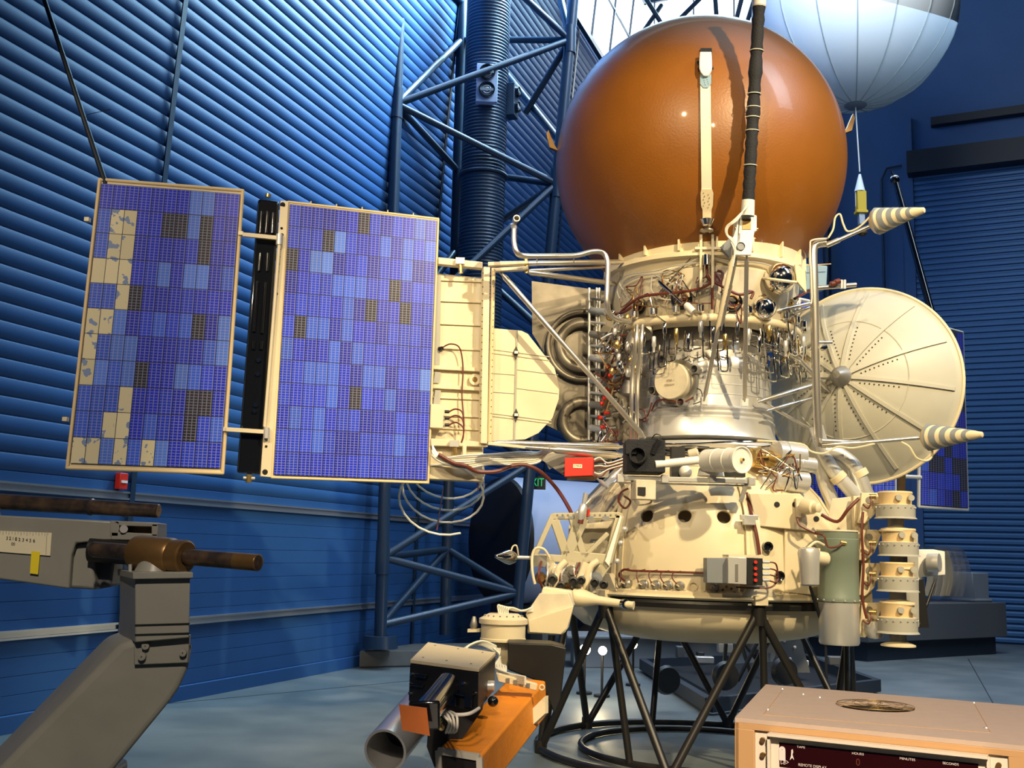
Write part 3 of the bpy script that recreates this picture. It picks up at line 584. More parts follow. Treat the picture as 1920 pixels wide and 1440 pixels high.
# small cube instrument under the rail
c = A(1206, 919, 7.95); b = B(); b.box(c, (.075, .012, 0), (-.012, .07, 0), (0, 0, .072)); SB = part(b, 'small_square_sensor', 'cream2', bev=.006)
part(B().abox(A(1203, 921, 7.87), .058, .008, .06), 'sensor_window', 'black', SB); part(B().tube([A(1190, 928, 7.95), A(1192, 946, 7.95), A(1218, 944, 7.95), A(1222, 935, 7.95)], .007, 6), 'lower_handle', 'cream2', SB)
part(B().tube([A(1178, 916, 8.0), A(1164, 924, 8.02), A(1160, 940, 8.05), A(1172, 953, 8.05), A(1182, 940, 8.05), A(1170, 930, 8.0)], .008, 6), 'red_brown_cable', 'wire', SB)
# ---------------------------------------------------------------- hood (flared shroud) with round holes
hp = [(.62, 2.40), (.72, 2.34), (.86, 2.20), (.97, 2.08), (1.06, 1.93), (1.10, 1.78), (1.12, 1.55), (1.125, 1.34), (1.19, 1.325), (1.19, 1.30), (1.10, 1.30), (1.10, 1.5), (1.07, 1.78), (1.03, 1.91), (.94, 2.05), (.83, 2.17), (.70, 2.31), (.60, 2.37), (.62, 2.40)]
hood = B().lathe(hp, (AX, AY, 0), seg=120).make('shroud', 'cream', PB, ang=40)
cut = B()
for px, py, r_ in ((1214, 968, .052), (1284, 968, .052), (1357, 970, .052), (1158, 962, .045), (1121, 938, .02), (1148, 898, .02), (1116, 1092, .04), (1134, 1094, .04)):
    c = CS(px, py, 1.06); n = (c-V((AX, AY, c.z))).normalized(); n = (n+V((0, 0, .3))).normalized(); cut.cyl(c-n*.12, c+n*.25, r_, seg=28)
co = cut.make('cutter', 'cream', PB); md = hood.modifiers.new('b', 'BOOLEAN'); md.object = co; md.operation = 'DIFFERENCE'; md.solver = 'EXACT'
dg = bpy.context.evaluated_depsgraph_get(); nm_ = bpy.data.meshes.new_from_object(hood.evaluated_get(dg)); hood.modifiers.clear(); hood.data = nm_; bpy.data.objects.remove(co)
part(B().lathe([(.55, 2.3), (.78, 2.1), (.90, 1.9), (.98, 1.6), (1.0, 1.32)], (AX, AY, 0), seg=72), 'inner_liner', 'cream2')
for ang_ in (-133.5, -137, -81.5, -66, -150, -30, 10):   # raised ribs following the shroud
    pr = [(r_+.004, z) for r_, z in hp[1:8]]; b = B(); L_ = [CZ(ang_-.9, r_, z) for r_, z in pr]; R_ = [CZ(ang_+.9, r_, z) for r_, z in pr]
    b.strip(L_, R_, [(CZ(ang_, 1, 0)-CZ(ang_, 0, 0))*(.014 if ang_ != -81.5 else .03)]*len(pr)); part(b, 'shroud_rib', 'cream', hood)
b = B(); pr = [(r_+.012, z) for r_, z in hp[1:8]]; b.strip([CZ(-84, r_, z) for r_, z in pr], [CZ(-78, r_, z) for r_, z in pr], [(CZ(-81, 1, 0)-CZ(-81, 0, 0))*.02]*len(pr)); part(b, 'shroud_band', 'cream', hood)
# flange bolts, five gauges with cables
for k in range(40): a = -150+k*3.6; part(B().cyl(CZ(a, 1.155, 1.325), CZ(a, 1.155, 1.34), .010, seg=8), 'flange_bolt', 'silver', hood)
def gauge(px, py, cable=True):
    c = CS(px, py, 1.135); n = (c-V((AX, AY, c.z))).normalized(); g = part(B().lathe([(.036, -.01), (.036, .02), (.026, .03), (.022, .045), (.001, .045)], c, n, 22), 'gauge', 'foil')
    part(B().cyl(c+n*.04, c+n*.07+V((-.015, 0, .02)), .010), 'gauge_plug', 'chrome', g)
    if cable: part(B().tube([c+n*.07+V((-.015, 0, .02)), CS(px-14, py-14, 1.19), CS(px-13, py-24, 1.17), CS(px+2, py-28, 1.15)], .0045, 6), 'gauge_cable', 'wire', g)
for px, py in ((1177, 1094), (1208, 1096), (1231, 1097), (1253, 1098), (1275, 1099)): gauge(px, py)
gauge(1339, 1101, False)
part(B().tube([CS(1172, 1090, 1.18), CS(1161, 1078, 1.17), CS(1170, 1068, 1.16)]+[CS(1185+14*t, 1070+.45*t, 1.15) for t in range(11)], .009, 8), 'red_brown_cable', 'wire')
for px, py, r_ in ((1300, 1099, .03),): c = CS(px, py, 1.135); n = (c-V((AX, AY, c.z))).normalized(); part(B().ring(c, n, r_, .006, 24, 6), 'blank_port', 'cream', hood)
for px, py in ((1355, 1106), (1362, 1100), (1371, 1104)): c = CS(px, py, 1.13); n = (c-V((AX, AY, c.z))).normalized(); part(B().cyl(c, c+n*.008, .009, seg=10), 'bolt_hole', 'bronze', hood)
for px, py, r_ in ((1439, 1025, .036), (1461, 1080, .036)):
    c = CS(px, py, 1.13); n = (c-V((AX, AY, c.z))).normalized(); n = V((.1, -1, .05)).normalized(); part(B().lathe([(.001, .0), (r_*.6, .0), (r_*.65, .02), (r_, .025), (r_*1.1, -.02)], c, n, 26), 'round_lens', 'gloss')
# control box on the shroud
c = A(1352, 1072, 7.90); b = B(); b.prism([A(1325, 1046, 7.88), A(1364, 1046, 7.86), A(1364, 1094, 7.86), A(1325, 1093, 7.88)], (0, .14, 0)); EB = part(b, 'grey_control_box', 'stripe', bev=.004)
part(B().prism([A(1365, 1044, 7.80), A(1400, 1046, 7.80), A(1400, 1096, 7.80), A(1365, 1094, 7.80)], (0, .2, 0)), 'box_face', 'silver', EB, bev=.003)
part(B().prism([A(1379, 1058, 7.795), A(1384, 1058, 7.795), A(1384, 1090, 7.795), A(1379, 1090, 7.795)], (0, .01, 0)), 'box_latch', 'foil', EB)
part(B().prism([A(1401, 1046, 7.82), A(1430, 1047, 7.82), A(1430, 1098, 7.82), A(1401, 1096, 7.82)], (0, .2, 0)), 'connector_panel', 'black', EB, bev=.003)
part(B().prism([A(1366, 1040, 7.82), A(1432, 1041, 7.82), A(1432, 1046, 7.82), A(1366, 1045, 7.82)], (0, .22, 0)), 'box_lid', 'cream2', EB)
for y in (1054, 1066, 1077, 1088):
    part(B().cyl(A(1417, y, 7.83), A(1417, y, 7.80), .012), 'red_connector', 'red', EB); part(B().cyl(A(1429, y, 7.86), A(1442, y, 7.88), .011), 'plug', 'silver', EB)
    part(B().tube([A(1440, y, 7.88), A(1455, y+4, 7.9), A(1458, 1085, 7.92), A(1448, 1100, 7.9), A(1425, 1103, 7.88), A(1380, 1101, 7.9)], .006, 6), 'red_brown_cable', 'wire', EB)
# cable run and bracket on the band
part(B().tube([CS(1400, 925, 1.0), CS(1408, 960, 1.1), CS(1418, 1000, 1.16), CS(1424, 1040, 1.17)], .014, 8), 'red_brown_cable', 'wire')
b = B(); b.abox(CS(1404, 970, 1.16), .13, .05, .035); b.abox(CS(1404, 978, 1.16), .09, .05, .05); part(b, 'cable_clamp', 'silver', bev=.004); part(B().abox(CS(1405, 903, 1.0), .07, .05, .05), 'cable_clamp', 'silver', bev=.004)
# lower flange, black support ring, bowl
part(B().lathe([(1.0, 1.30), (1.20, 1.30), (1.21, 1.285), (1.19, 1.27), (1.0, 1.27)], (AX, AY, 0), seg=96), 'lower_flange', 'cream')
for a in (-80, -139, -20, 40):
    c = CZ(a, 1.19, 1.28); n = CZ(a, 1, 0)-CZ(a, 0, 0); t = V((-n.y, n.x, 0)); part(B().box(c, t*.05, n*.04, (0, 0, .035)), 'ring_lug', 'cream', bev=.004)
    b = B(); b.prism([c+t*.13+n*.0+V((0, 0, .03)), c+t*.05+V((0, 0, .16)), c-t*.05+V((0, 0, .16)), c-t*.13+V((0, 0, .03))], -n*.05); part(b, 'lug_gusset', 'cream2', bev=.003)
part(B().lathe([(1.12, 1.26), (1.12, 1.16), (1.09, 1.08), (1.0, 1.01), (.85, .965), (.6, .92), (.3, .90), (.001, .895)], (AX, AY, 0), seg=96), 'lower_bowl', 'cream', ang=60)
# right side flat shroud panels
Yr = 8.35
b = B(); b.prism([A(x, y, 8.12) for x, y in [(1405, 925), (1500, 925), (1562, 990), (1562, 1000), (1418, 986)]], (0, .35, 0)); part(b, 'shoulder_panel', 'cream', bev=.006)
b = B(); b.prism([A(x, y, 8.15) for x, y in [(1472, 988), (1560, 1000), (1545, 1118), (1470, 1110)]], (0, .3, 0)); part(b, 'side_panel', 'cream', bev=.006)
b = B(); b.prism([A(x, y, 8.15) for x, y in [(1560, 935), (1624, 928), (1632, 1000), (1545, 1005)]], (.03, .1, 0)); b.prism([A(x, y, 8.16) for x, y in [(1545, 1000), (1620, 1000), (1600, 1180), (1555, 1180), (1530, 1120)]], (.03, .1, 0)); part(b, 'support_web', 'cream2', bev=.004)
# arched clamp above panel, small telescope
p = A(1515, 950, 8.0); TS = part(B().lathe([(.055, -.04), (.06, 0), (.05, .05), (.035, .06), (.035, .10), (.022, .11)], p, V((.55, -.8, -.1)), 26, caps=True), 'white_nozzle', 'cream'); part(B().beam(A(1498, 935, 8.1), A(1500, 970, 8.1), .06, .06), 'nozzle_mount', 'cream2', TS)
part(B().tube([A(1495, 970, 8.05), A(1500, 985, 8.02), A(1530, 1000, 8.0), A(1545, 1010, 8.0)], .009, 6), 'red_brown_cable', 'wire', TS)
for px, py in ((1491, 946), (1531, 973), (1457, 946)): c = A(px, py, 8.115); part(B().lathe([(.001, 0), (.02, 0), (.022, -.004)], c, (0, -1, 0), 18), 'bolt_hole', 'black')
# ================================================================== PROBE: wings, dish, antennas, platforms
K['cellmat'] = None
def cellmat(nm, ncu, ncv, nh, nv):
    m = bpy.data.materials.new(nm); m.use_nodes = True; nt = m.node_tree; b_ = nt.nodes['Principled BSDF']; b_.inputs['Roughness'].default_value = .28; b_.inputs['Coat Weight'].default_value = .3
    N = nt.nodes.new; Lk = nt.links.new
    uv = N('ShaderNodeUVMap'); sp = N('ShaderNodeSeparateXYZ'); Lk(uv.outputs[0], sp.inputs[0])
    def line(src, n, w_, off=0.):
        a = N('ShaderNodeMath'); a.operation = 'MULTIPLY_ADD'; a.inputs[1].default_value = n; a.inputs[2].default_value = off; Lk(src, a.inputs[0])
        f = N('ShaderNodeMath'); f.operation = 'FRACT'; Lk(a.outputs[0], f.inputs[0]); c = N('ShaderNodeMath'); c.operation = 'LESS_THAN'; c.inputs[1].default_value = w_; Lk(f.outputs[0], c.inputs[0]); return c.outputs[0]
    def mx(a, c):
        k = N('ShaderNodeMath'); k.operation = 'MAXIMUM'; Lk(a, k.inputs[0]); Lk(c, k.inputs[1]); return k.outputs[0]
    gl = mx(line(sp.outputs[0], ncu*nh, .17, .35), line(sp.outputs[1], ncv*nv, .20, .4)); gap = mx(line(sp.outputs[0], ncu, .05, .025), line(sp.outputs[1], ncv, .025, .012))
    at = N('ShaderNodeVertexColor'); at.layer_name = 'cell'
    s2 = N('ShaderNodeSeparateColor'); Lk(at.outputs['Color'], s2.inputs[0])
    # pale cells hide their grid
    pale = N('ShaderNodeMath'); pale.operation = 'LESS_THAN'; pale.inputs[1].default_value = .5; Lk(s2.outputs[0], pale.inputs[0])
    sc_ = N('ShaderNodeMath'); sc_.operation = 'MULTIPLY'; sc_.inputs[1].default_value = .46; Lk(gl, sc_.inputs[0]); s3 = N('ShaderNodeMath'); s3.operation = 'MULTIPLY'; Lk(sc_.outputs[0], s3.inputs[0]); Lk(pale.outputs[0], s3.inputs[1])
    no = N('ShaderNodeTexNoise'); no.inputs['Scale'].default_value = 14; no.inputs['Detail'].default_value = 3; tc = N('ShaderNodeTexCoord'); Lk(tc.outputs['Object'], no.inputs['Vector'])
    st_ = N('ShaderNodeMath'); st_.operation = 'GREATER_THAN'; st_.inputs[1].default_value = .60; Lk(no.outputs['Fac'], st_.inputs[0]); inv = N('ShaderNodeMath'); inv.operation = 'SUBTRACT'; inv.inputs[0].default_value = 1; Lk(pale.outputs[0], inv.inputs[1])
    sm = N('ShaderNodeMath'); sm.operation = 'MULTIPLY'; Lk(st_.outputs[0], sm.inputs[0]); Lk(inv.outputs[0], sm.inputs[1])
    m0 = N('ShaderNodeMixRGB'); Lk(sm.outputs[0], m0.inputs[0]); Lk(at.outputs['Color'], m0.inputs[1]); m0.inputs[2].default_value = (.22, .30, .50, 1)
    m1 = N('ShaderNodeMixRGB'); Lk(s3.outputs[0], m1.inputs[0]); Lk(m0.outputs[0], m1.inputs[1]); m1.inputs[2].default_value = (.47, .47, .62, 1)
    m2 = N('ShaderNodeMixRGB'); Lk(gap, m2.inputs[0]); Lk(m1.outputs[0], m2.inputs[1]); m2.inputs[2].default_value = (.02, .02, .05, 1); Lk(m2.outputs[0], b_.inputs['Base Color'])
    return m
COL = dict(W=(.74, .66, .44), L=(.08, .20, .80), M=(.035, .11, .72), B=(.012, .03, .56), C=(.018, .05, .64), D=(.025, .025, .04), E=(.009, .02, .40))
def cells(c4, off, rows, nm, mt, parent, ncv, ncu):   # c4: TL,TR,BR,BL
    TL, TR, BR_, BL_ = c4; me = bpy.data.meshes.new(nm); vs = []; fs = []; uvs = []; cl = []
    org = V(PB.location)
    for j in range(ncv):
        for i in range(ncu):
            q = []
            for (a, c) in ((0, 0), (1, 0), (1, 1), (0, 1)):
                s_, t = (i+a)/ncu, (j+c)/ncv; p = TL.lerp(TR, s_).lerp(BL_.lerp(BR_, s_), t)+off; vs.append(p-org); q.append((s_, 1-t))
            n = len(vs); fs.append((n-1, n-2, n-3, n-4)); uvs += q[::-1]; ch = rows[j][i]; c0 = COL[ch]
            g = .85+.3*random.random() if ch != 'W' else .9+.2*random.random(); cl += [(c0[0]*g, c0[1]*g, c0[2]*g, 1)]*4
    me.from_pydata(vs, [], fs); me.uv_layers.new(name='UVMap'); me.color_attributes.new('cell', 'FLOAT_COLOR', 'CORNER'); ul = me.uv_layers['UVMap']; ca = me.color_attributes['cell']
    for k in range(len(uvs)): ul.data[k].uv = uvs[k]; ca.data[k].color = cl[k]
    me.materials.append(mt); o = bpy.data.objects.new(nm, me); sc.collection.objects.link(o); o.parent = parent; return o
def panel(c4, name, rows, nh, nv, nrm, rim=.028, th=.035, framem='ochre', glab=None, inset=.03):
    TL, TR, BR_, BL_ = c4; b = B(); pan = B().prism([p-nrm*th for p in (TL, TR, BR_, BL_)], nrm*th*.8); o = part(pan, name, 'cream', label=glab)
    f = B(); q = [TL, TR, BR_, BL_]
    for i in range(4): f.cyl(q[i]-nrm*.01, q[(i+1) % 4]-nrm*.01, rim*.5, seg=10); f.ball(q[i]-nrm*.01, rim*.5, seg=10)
    part(f, 'frame', framem, o)
    c = (TL+TR+BR_+BL_)/4; ins = [p.lerp(c, inset) for p in q]; ncv = len(rows); ncu = len(rows[0])
    cells(ins, nrm*.004, rows, 'solar_cells', cellmat(name+'_'+str(ncu), ncu, ncv, nh, nv), o, ncv, ncu); return o
R1 = ["BBBBBBBLLBB", "MWWBBDDLDBB", "MWWBBBBCDBB", "WWWBCLBLLBM", "MMWDBBBCBBB", "WWLBCMCMDEL", "WMLLBBBCBML", "WLMLDBBLMCB", "MMMWBBCBDDB", "MMWWBMCBDCM", "WWLWMWLBCCB"]
def row2(n, seed, dk=.07, lt=.25):
    r_ = random.Random(seed); out = []
    for j in range(n[1]):
        s_ = ''
        for i in range(n[0]): q = r_.random(); s_ += 'D' if q < dk else ('M' if q < dk+lt*.5 else ('L' if q < dk+lt*.62 else ('C' if q < .65 else ('B' if q < .93 else 'E'))))
        out.append(s_)
    return out
panel([WP(187, 336), WP(455, 357), WP(417, 887), WP(126, 877)], 'outer_solar_panel', R1, 3, 9, WN, glab='outer blue solar panel with many pale cells on its left')
R2 = row2((13, 12), 5, .035, .34); R2[0] = R2[0][:6]+'D'+R2[0][7:]
panel([WP(541, 378), WP(822, 410), WP(803, 905), WP(510, 895)], 'inner_solar_panel', R2, 3, 9, WN, glab='inner blue solar panel without pale cells', rim=.02, inset=.018)
for x, y in ((164, 412), (123, 786), (452, 438), (424, 805)): part(B().abox(WP(x, y), .035, .04, .03), 'panel_bracket', 'cream')
# black radiator bar with slots
def wq(pts, off, th, name, m, bev=0, parent=None, label=None): return part(B().prism([WP(x, y, off) for x, y in pts], -WN*th), name, m, parent, bev=bev, label=label)
RB = wq([(484, 372), (524, 376), (490, 890), (444, 886)], -.03, .10, 'radiator_bar', 'gloss', .018)
for (x, y, x2, y2) in ((491, 397, 488, 437), (502, 397, 499, 437), (513, 399, 511, 437), (489, 475, 486, 508), (503, 475, 501, 508), (483, 528, 476, 622), (498, 530, 491, 625), (476, 640, 475, 655), (491, 640, 489, 655)):
    part(B().cyl(WP(x, y, -.022), WP(x2, y2, -.022), .012, seg=10), 'slot_bead', 'gloss', RB)
for x, y in ((484, 676), (483, 702), (479, 760), (477, 771)): part(B().lathe([(.002, .02), (.015, .02), (.02, 0)], WP(x, y, -.03), WN, 8), 'bar_bolt', 'chrome', RB)
part(B().cyl(WP(467, 890, -.05), WP(466, 905, -.05), .022), 'bar_end_fitting', 'gold', RB); part(B().cyl(WP(502, 370, -.05), WP(503, 364, -.05), .022), 'bar_end_fitting', 'gold', RB); part(B().cyl(WP(456, 896, -.05), WP(478, 897, -.05), .012), 'bar_end_pin', 'silver', RB)
ER = wq([(526, 376), (541, 377), (508, 895), (488, 893)], .0, .06, 'panel_edge_rail', 'cream', .003)
for i in range(26): t = i/26; part(B().cyl(WP(529-35*t, 440+360*t, .0), WP(529-35*t, 440+360*t, .004), .0045 if i % 8 else .012, seg=8), 'rail_hole', 'black', ER)
for x, y, r_ in ((530, 384, .02), (497, 885, .02), (528, 428, .01), (499, 837, .01)): part(B().cyl(WP(x, y, .0), WP(x, y, .004), r_), 'rail_hole', 'black', ER)
part(B().cyl(WP(524, 455, .03), WP(496, 800, .03), .012), 'hinge_rod', 'cream', ER)
for (x, y, x2, y2) in ((455, 440, 524, 447), (424, 805, 500, 810)):
    part(B().beam(WP(x, y, .02), WP(x2, y2, .02), .03, .03), 'panel_link', 'cream'); part(B().cyl(WP(x2, y2-8, .025), WP(x2-1, y2+12, .025), .024), 'link_hinge', 'silver')
for i in range(5): x = 583+48*i; part(B().cyl(WP(x, 382+5.6*i, -.01), WP(x, 377+5.6*i, -.01), .005, seg=6), 'edge_pin', 'cream')
# ribbed cream bay
BP = wq([(812, 512), (912, 522), (905, 905), (803, 900)], -.10, .02, 'ribbed_back_panel', 'cream')
for y in (524, 563, 606, 652, 730, 745, 778, 802): wq([(812, y-1.5), (908, y+2.5), (908, y+5.5), (812, y+1.5)], -.085, .018, 'panel_rib', 'cream', .002, BP)
for y in (690, 726): wq([(812, y-6), (906, y), (906, y+7), (811, y+2)], -.06, .04, 'wide_rib', 'cream', .003, BP)
for y0, y1 in ((515, 684), (697, 718), (731, 760)): wq([(816, y0), (827, y0+1), (824, y1), (812, y1)], -.075, .01, 'grey_strip', 'grey', 0, BP)
c = WP(890, 712, -.07); part(B().lathe([(.022, .008), (.045, .01), (.048, 0)], c, WN, 26), 'round_fitting', 'cream', BP); part(B().lathe([(.001, .004), (.024, .004)], c, WN, 20), 'fitting_bore', 'bronze', BP)
JB = wq([(808, 757), (833, 759), (831, 803), (806, 802)], .02, .1, 'junction_box', 'cream', .005, BP)
for y in (772, 784, 797): part(B().cyl(WP(834, y, .0), WP(842, y, .0), .013), 'box_plug', 'black', JB); part(B().tube([WP(842, y, .0), WP(855, y-5, .01), WP(868, y+4, .02), WP(869, 815, .02), WP(865, 830, .02)], .007, 6), 'red_brown_cable', 'wire', JB)
part(B().tube([WP(829, 652, -.05), WP(845, 645, -.03), WP(862, 653, -.03), WP(868, 690, -.04), WP(866, 740, -.04), WP(869, 780, -.03), WP(870, 800, -.02)], .006, 6), 'red_brown_cable', 'wire', BP); part(B().cyl(WP(824, 654, -.07), WP(829, 653, -.04), .016), 'cable_boot', 'black', BP)
wq([(822, 482), (905, 491), (905, 503), (822, 495)], .02, .07, 'upper_beam', 'cream', .005); wq([(808, 822), (915, 829), (915, 838), (808, 836)], .02, .07, 'lower_beam', 'cream', .005)
for x, y in ((863, 490), (852, 832)): part(B().cyl(WP(x, y-3, .05), WP(x+1, y+22, .05), .018), 'latch', 'gold'); part(B().abox(WP(x, y, .05), .07, .05, .05), 'latch_block', 'silver')
PW_ = wq([(907, 500), (919, 501), (914, 832), (901, 831)], .05, .08, 'wing_post', 'cream', .004); part(B().cyl(WP(925, 503, .05), WP(918, 828, .05), .017), 'post_tube', 'ochre', PW_)
for i in range(24): part(B().cyl(WP(905.5-5*i/24, 512+13*i, .05), WP(905.5-5*i/24, 512+13*i, .053), .005, seg=6), 'post_hole', 'ink', PW_); part(B().cyl(WP(926-6*i/24, 525+12.5*i, .068), WP(926-6*i/24, 525+12.5*i, .0705), .004, seg=6), 'post_hole', 'ink', PW_)
FN_ = wq([(922, 615), (978, 620), (990, 626), (1040, 690), (1049, 725), (1048, 748), (1036, 784), (1010, 812), (985, 824), (916, 828)], -.02, .02, 'curved_fin', 'cream', .003)
part(B().cyl(WP(969, 620, -.015), WP(964, 826, -.015), .008), 'fin_spar', 'grey', FN_)
for y0, a_ in ((655, 1), (662, 1), (775, 1), (780, 1)): part(B().cyl(WP(922, y0, -.017), WP(1030 if y0 < 700 else 1034, y0+14, -.017), .004, seg=6), 'fin_bead', 'cream2', FN_)
for y0 in (700, 735): part(B().cyl(WP(922, y0, -.018), WP(966, y0+3, -.018), .003, seg=6), 'fin_bead', 'grey', FN_); part(B().cyl(WP(968, y0-7, -.018), WP(1046, y0+3, -.018), .003, seg=6), 'fin_bead', 'grey', FN_)
for y0 in (661, 778): part(B().prism([WP(968, y0-12, .0), WP(973, y0, .0), WP(967, y0+14, .0), WP(962, y0, .0)], -WN*.01), 'fin_joint', 'ink', FN_); part(B().abox(WP(968, y0, .01), .03, .03, .02), 'fin_clip', 'white', FN_)
wq([(808, 836), (906, 842), (904, 903), (803, 898)], -.04, .05, 'lower_bay_box', 'cream', .006); wq([(868, 835), (875, 835), (874, 876), (867, 876)], .06, .04, 'cable_bracket', 'cream', .003); wq([(968, 846), (976, 846), (975, 876), (968, 876)], .06, .04, 'cable_bracket', 'cream', .003)
# bundle of hoses under the wing
for k in range(7):
    yy = 846+k*4; part(B().tube([WP(810, 836+k*3, .06), WP(828, 858+k*1.5, .08), WP(872, yy+8, .09), WP(920, yy+6-k, .09), WP(975, yy+2, .09), WP(1010, 848+k*3, .08), WP(1030, 838+k*1.5, .06), WP(1080, 832+k*1.5, .0), A(1160, 834+k*1.2, 8.75)], .010, 6), 'hose', ['silver', 'tube', 'cream2'][k % 3])
part(B().tube([WP(822, 852, .1), WP(850, 868, .11), WP(872, 873, .12), WP(895, 884, .1), WP(930, 884, .1), WP(960, 874, .1), WP(985, 872, .1), WP(1015, 886, .08), WP(1045, 918, .0), A(1068, 955, 8.35), A(1072, 968, 8.3)], .016, 8), 'red_brown_hose', 'wire')
# booms from wing to body
for (x, y, Y1, x2, y2, Y2, r_) in ((925, 495, 8.3, 1172, 491, 8.75, .022), (985, 508, 8.35, 1140, 500, 8.8, .014), (985, 510, 8.35, 1160, 533, 9.0, .022), (938, 510, 8.25, 1210, 822, 8.55, .022), (920, 830, 8.25, 1170, 838, 8.7, .022), (950, 836, 8.3, 1170, 852, 8.7, .014), (1030, 842, 8.4, 1165, 855, 8.7, .03)):
    strut(A(x, y, Y1), A(x2, y2, Y2), r_, 'wing_boom', 'tube')
for pts in (((915, 491), (990, 489), (990, 494), (915, 498)), ((925, 502), (990, 499), (990, 505), (930, 508)), ((915, 828), (985, 836), (985, 841), (915, 834))): part(B().prism([A(x, y, 8.2) for x, y in pts], (0, .05, 0)), 'fork_plate', 'cream', bev=.002)
part(B().cyl(A(986, 484, 8.25), A(988, 512, 8.25), .018), 'fork_pin', 'gold')
# bent attitude tube with open mouth
bt_ = part(B().tube([A(964, 425, 8.0), A(964, 455, 8.0), A(970, 474, 8.0), A(985, 480, 8.05), A(1040, 480, 8.1), A(1080, 479, 8.1), A(1110, 472, 8.15), A(1130, 474, 8.2), A(1139, 490, 8.2), A(1139, 530, 8.2), A(1138, 570, 8.2), A(1144, 590, 8.25), A(1160, 600, 8.3), A(1180, 603, 8.4)], .021, 14), 'bent_nozzle_tube', 'tube')
p = A(967, 412, 7.98); d = V((.12, -1, -.1)); part(B().pipe(p-d.normalized()*-.0, p+d.normalized()*.06, .026, .007).cyl(p-d.normalized()*.03, p+d.normalized()*.0, .026), 'nozzle_mouth', 'tube', bt_); part(B().cyl(p-V((.02, 0, .03)), A(964, 428, 8.0), .022), 'nozzle_joint', 'silver', bt_)
for x in (1007, 1076): part(B().cyl(A(x, 481, 8.1), A(x, 494, 8.2), .004, seg=6), 'tube_clip', 'silver', bt_)
# coil shield plate
b = B(); b.prism([A(x, y, 9.25) for x, y in [(997, 527), (1182, 552), (1180, 830), (1120, 832), (1098, 832), (1010, 790), (1044, 700), (998, 625)]], (0, .03, 0)); SH = part(b, 'coil_shield_plate', 'sheet')
for cy_, R_ in ((648, .30), (648, .20), (790, .17)):
    c = A(1092, cy_, 9.2); P = [c+V((R_*math.cos(t), 0, R_*math.sin(t))) for t in [math.radians(60+240*i/14) for i in range(15)]]; part(B().tube(P, .045 if R_ < .25 else .025, 10), 'coil_tube', 'sheet', SH)
for x in (1105, 1119, 1124): part(B().cyl(A(x, 540, 9.1), A(x-1, 828, 9.1), .012), 'shield_post', 'silver', SH)
for i in range(12): y = 560+i*22; part(B().cyl(A(1108, y, 9.1), A(1136, y+3, 9.0), .03 if i % 2 else .012), 'shield_fitting', ['foil', 'stripe', 'silver'][i % 3], SH)
for i in range(9):
    x, y = [(1150, 706), (1144, 732), (1136, 758), (1143, 775), (1131, 784), (1137, 802), (1158, 660), (1146, 690), (1140, 748)][i]; part(B().lathe([(.004, 0), (.012, .01), (.02, .04), (.012, .05)], A(x, y, 8.9), (-1, -.3, .1), 12, caps=True), 'red_valve_cap', 'red')
    part(B().cyl(A(x+3, y, 8.92), A(x+16, y-2, 8.95), .014), 'valve_body', 'chrome')
for k in range(26):
    x, y = rnd.uniform(1128, 1195), rnd.uniform(590, 830); P = [A(x+rnd.uniform(-22, 22), y+rnd.uniform(-28, 28), 8.7+rnd.random()*.2) for _ in range(4)]; part(B().tube(P, .0065, 6), 'side_pipe', ['chrome', 'silver', 'bronze', 'wire'][k % 4])
for k in range(18):
    x, y = rnd.uniform(1130, 1190), rnd.uniform(585, 700); s_ = rnd.uniform(.012, .028); part(B().lathe([(s_*.6, -s_*1.5), (s_, -s_), (s_, s_), (s_*.6, s_*1.5)], A(x, y, 8.65), (rnd.uniform(-.4, .4), 0, 1), 12, caps=True), 'side_valve', ['chrome', 'silver', 'gold'][k % 3])
part(B().prism([A(x, y, 8.9) for x, y in [(1012, 832), (1060, 842), (1055, 868), (1030, 880), (1020, 862)]], (0, .02, 0)), 'lower_gusset', 'cream2')
part(B().prism([A(x, y, 8.8) for x, y in [(1012, 850), (1150, 850), (1140, 895), (1062, 895), (1010, 858)]], (0, .02, 0)), 'lower_shelf', 'foil')
b = B(); b.prism([A(1059, 858, 8.45), A(1112, 857, 8.45), A(1111, 892, 8.45), A(1058, 894, 8.45)], (.02, .12, 0)); RX = part(b, 'red_box', 'red', bev=.005)
c = A(1083, 874, 8.446); part(B().abox(c, .07, .003, .03), 'white_plate', 'paper', RX); text('СТР-Е', 'lettering', c+V((0, -.002, 0)), (1, 0, 0), (0, 0, 1), .014, 'ink', RX, wd=.055)
part(B().prism([A(1062, 894, 8.45), A(1120, 893, 8.45), A(1118, 900, 8.5), A(1064, 899, 8.5)], (0, .12, 0)), 'box_foot', 'bronze', RX)
for i in range(8): part(B().tube([A(1114, 862+i*4, 8.5), A(1125+i % 3*3, 858+i*5, 8.5), A(1140, 868+i*2, 8.5), A(1168, 860+i*2, 8.5)], .006, 6), 'harness_wire', ['wirew', 'wire', 'chrome'][i % 3], RX)
for x, y, x2, y2 in ((1172, 885, 1110, 935), (1180, 880, 1150, 905), (1165, 878, 1070, 975), (1120, 898, 1142, 915)): strut(A(x, y, 8.5), A(x2, y2, 8.35), .018, 'shroud_strut', 'silver')
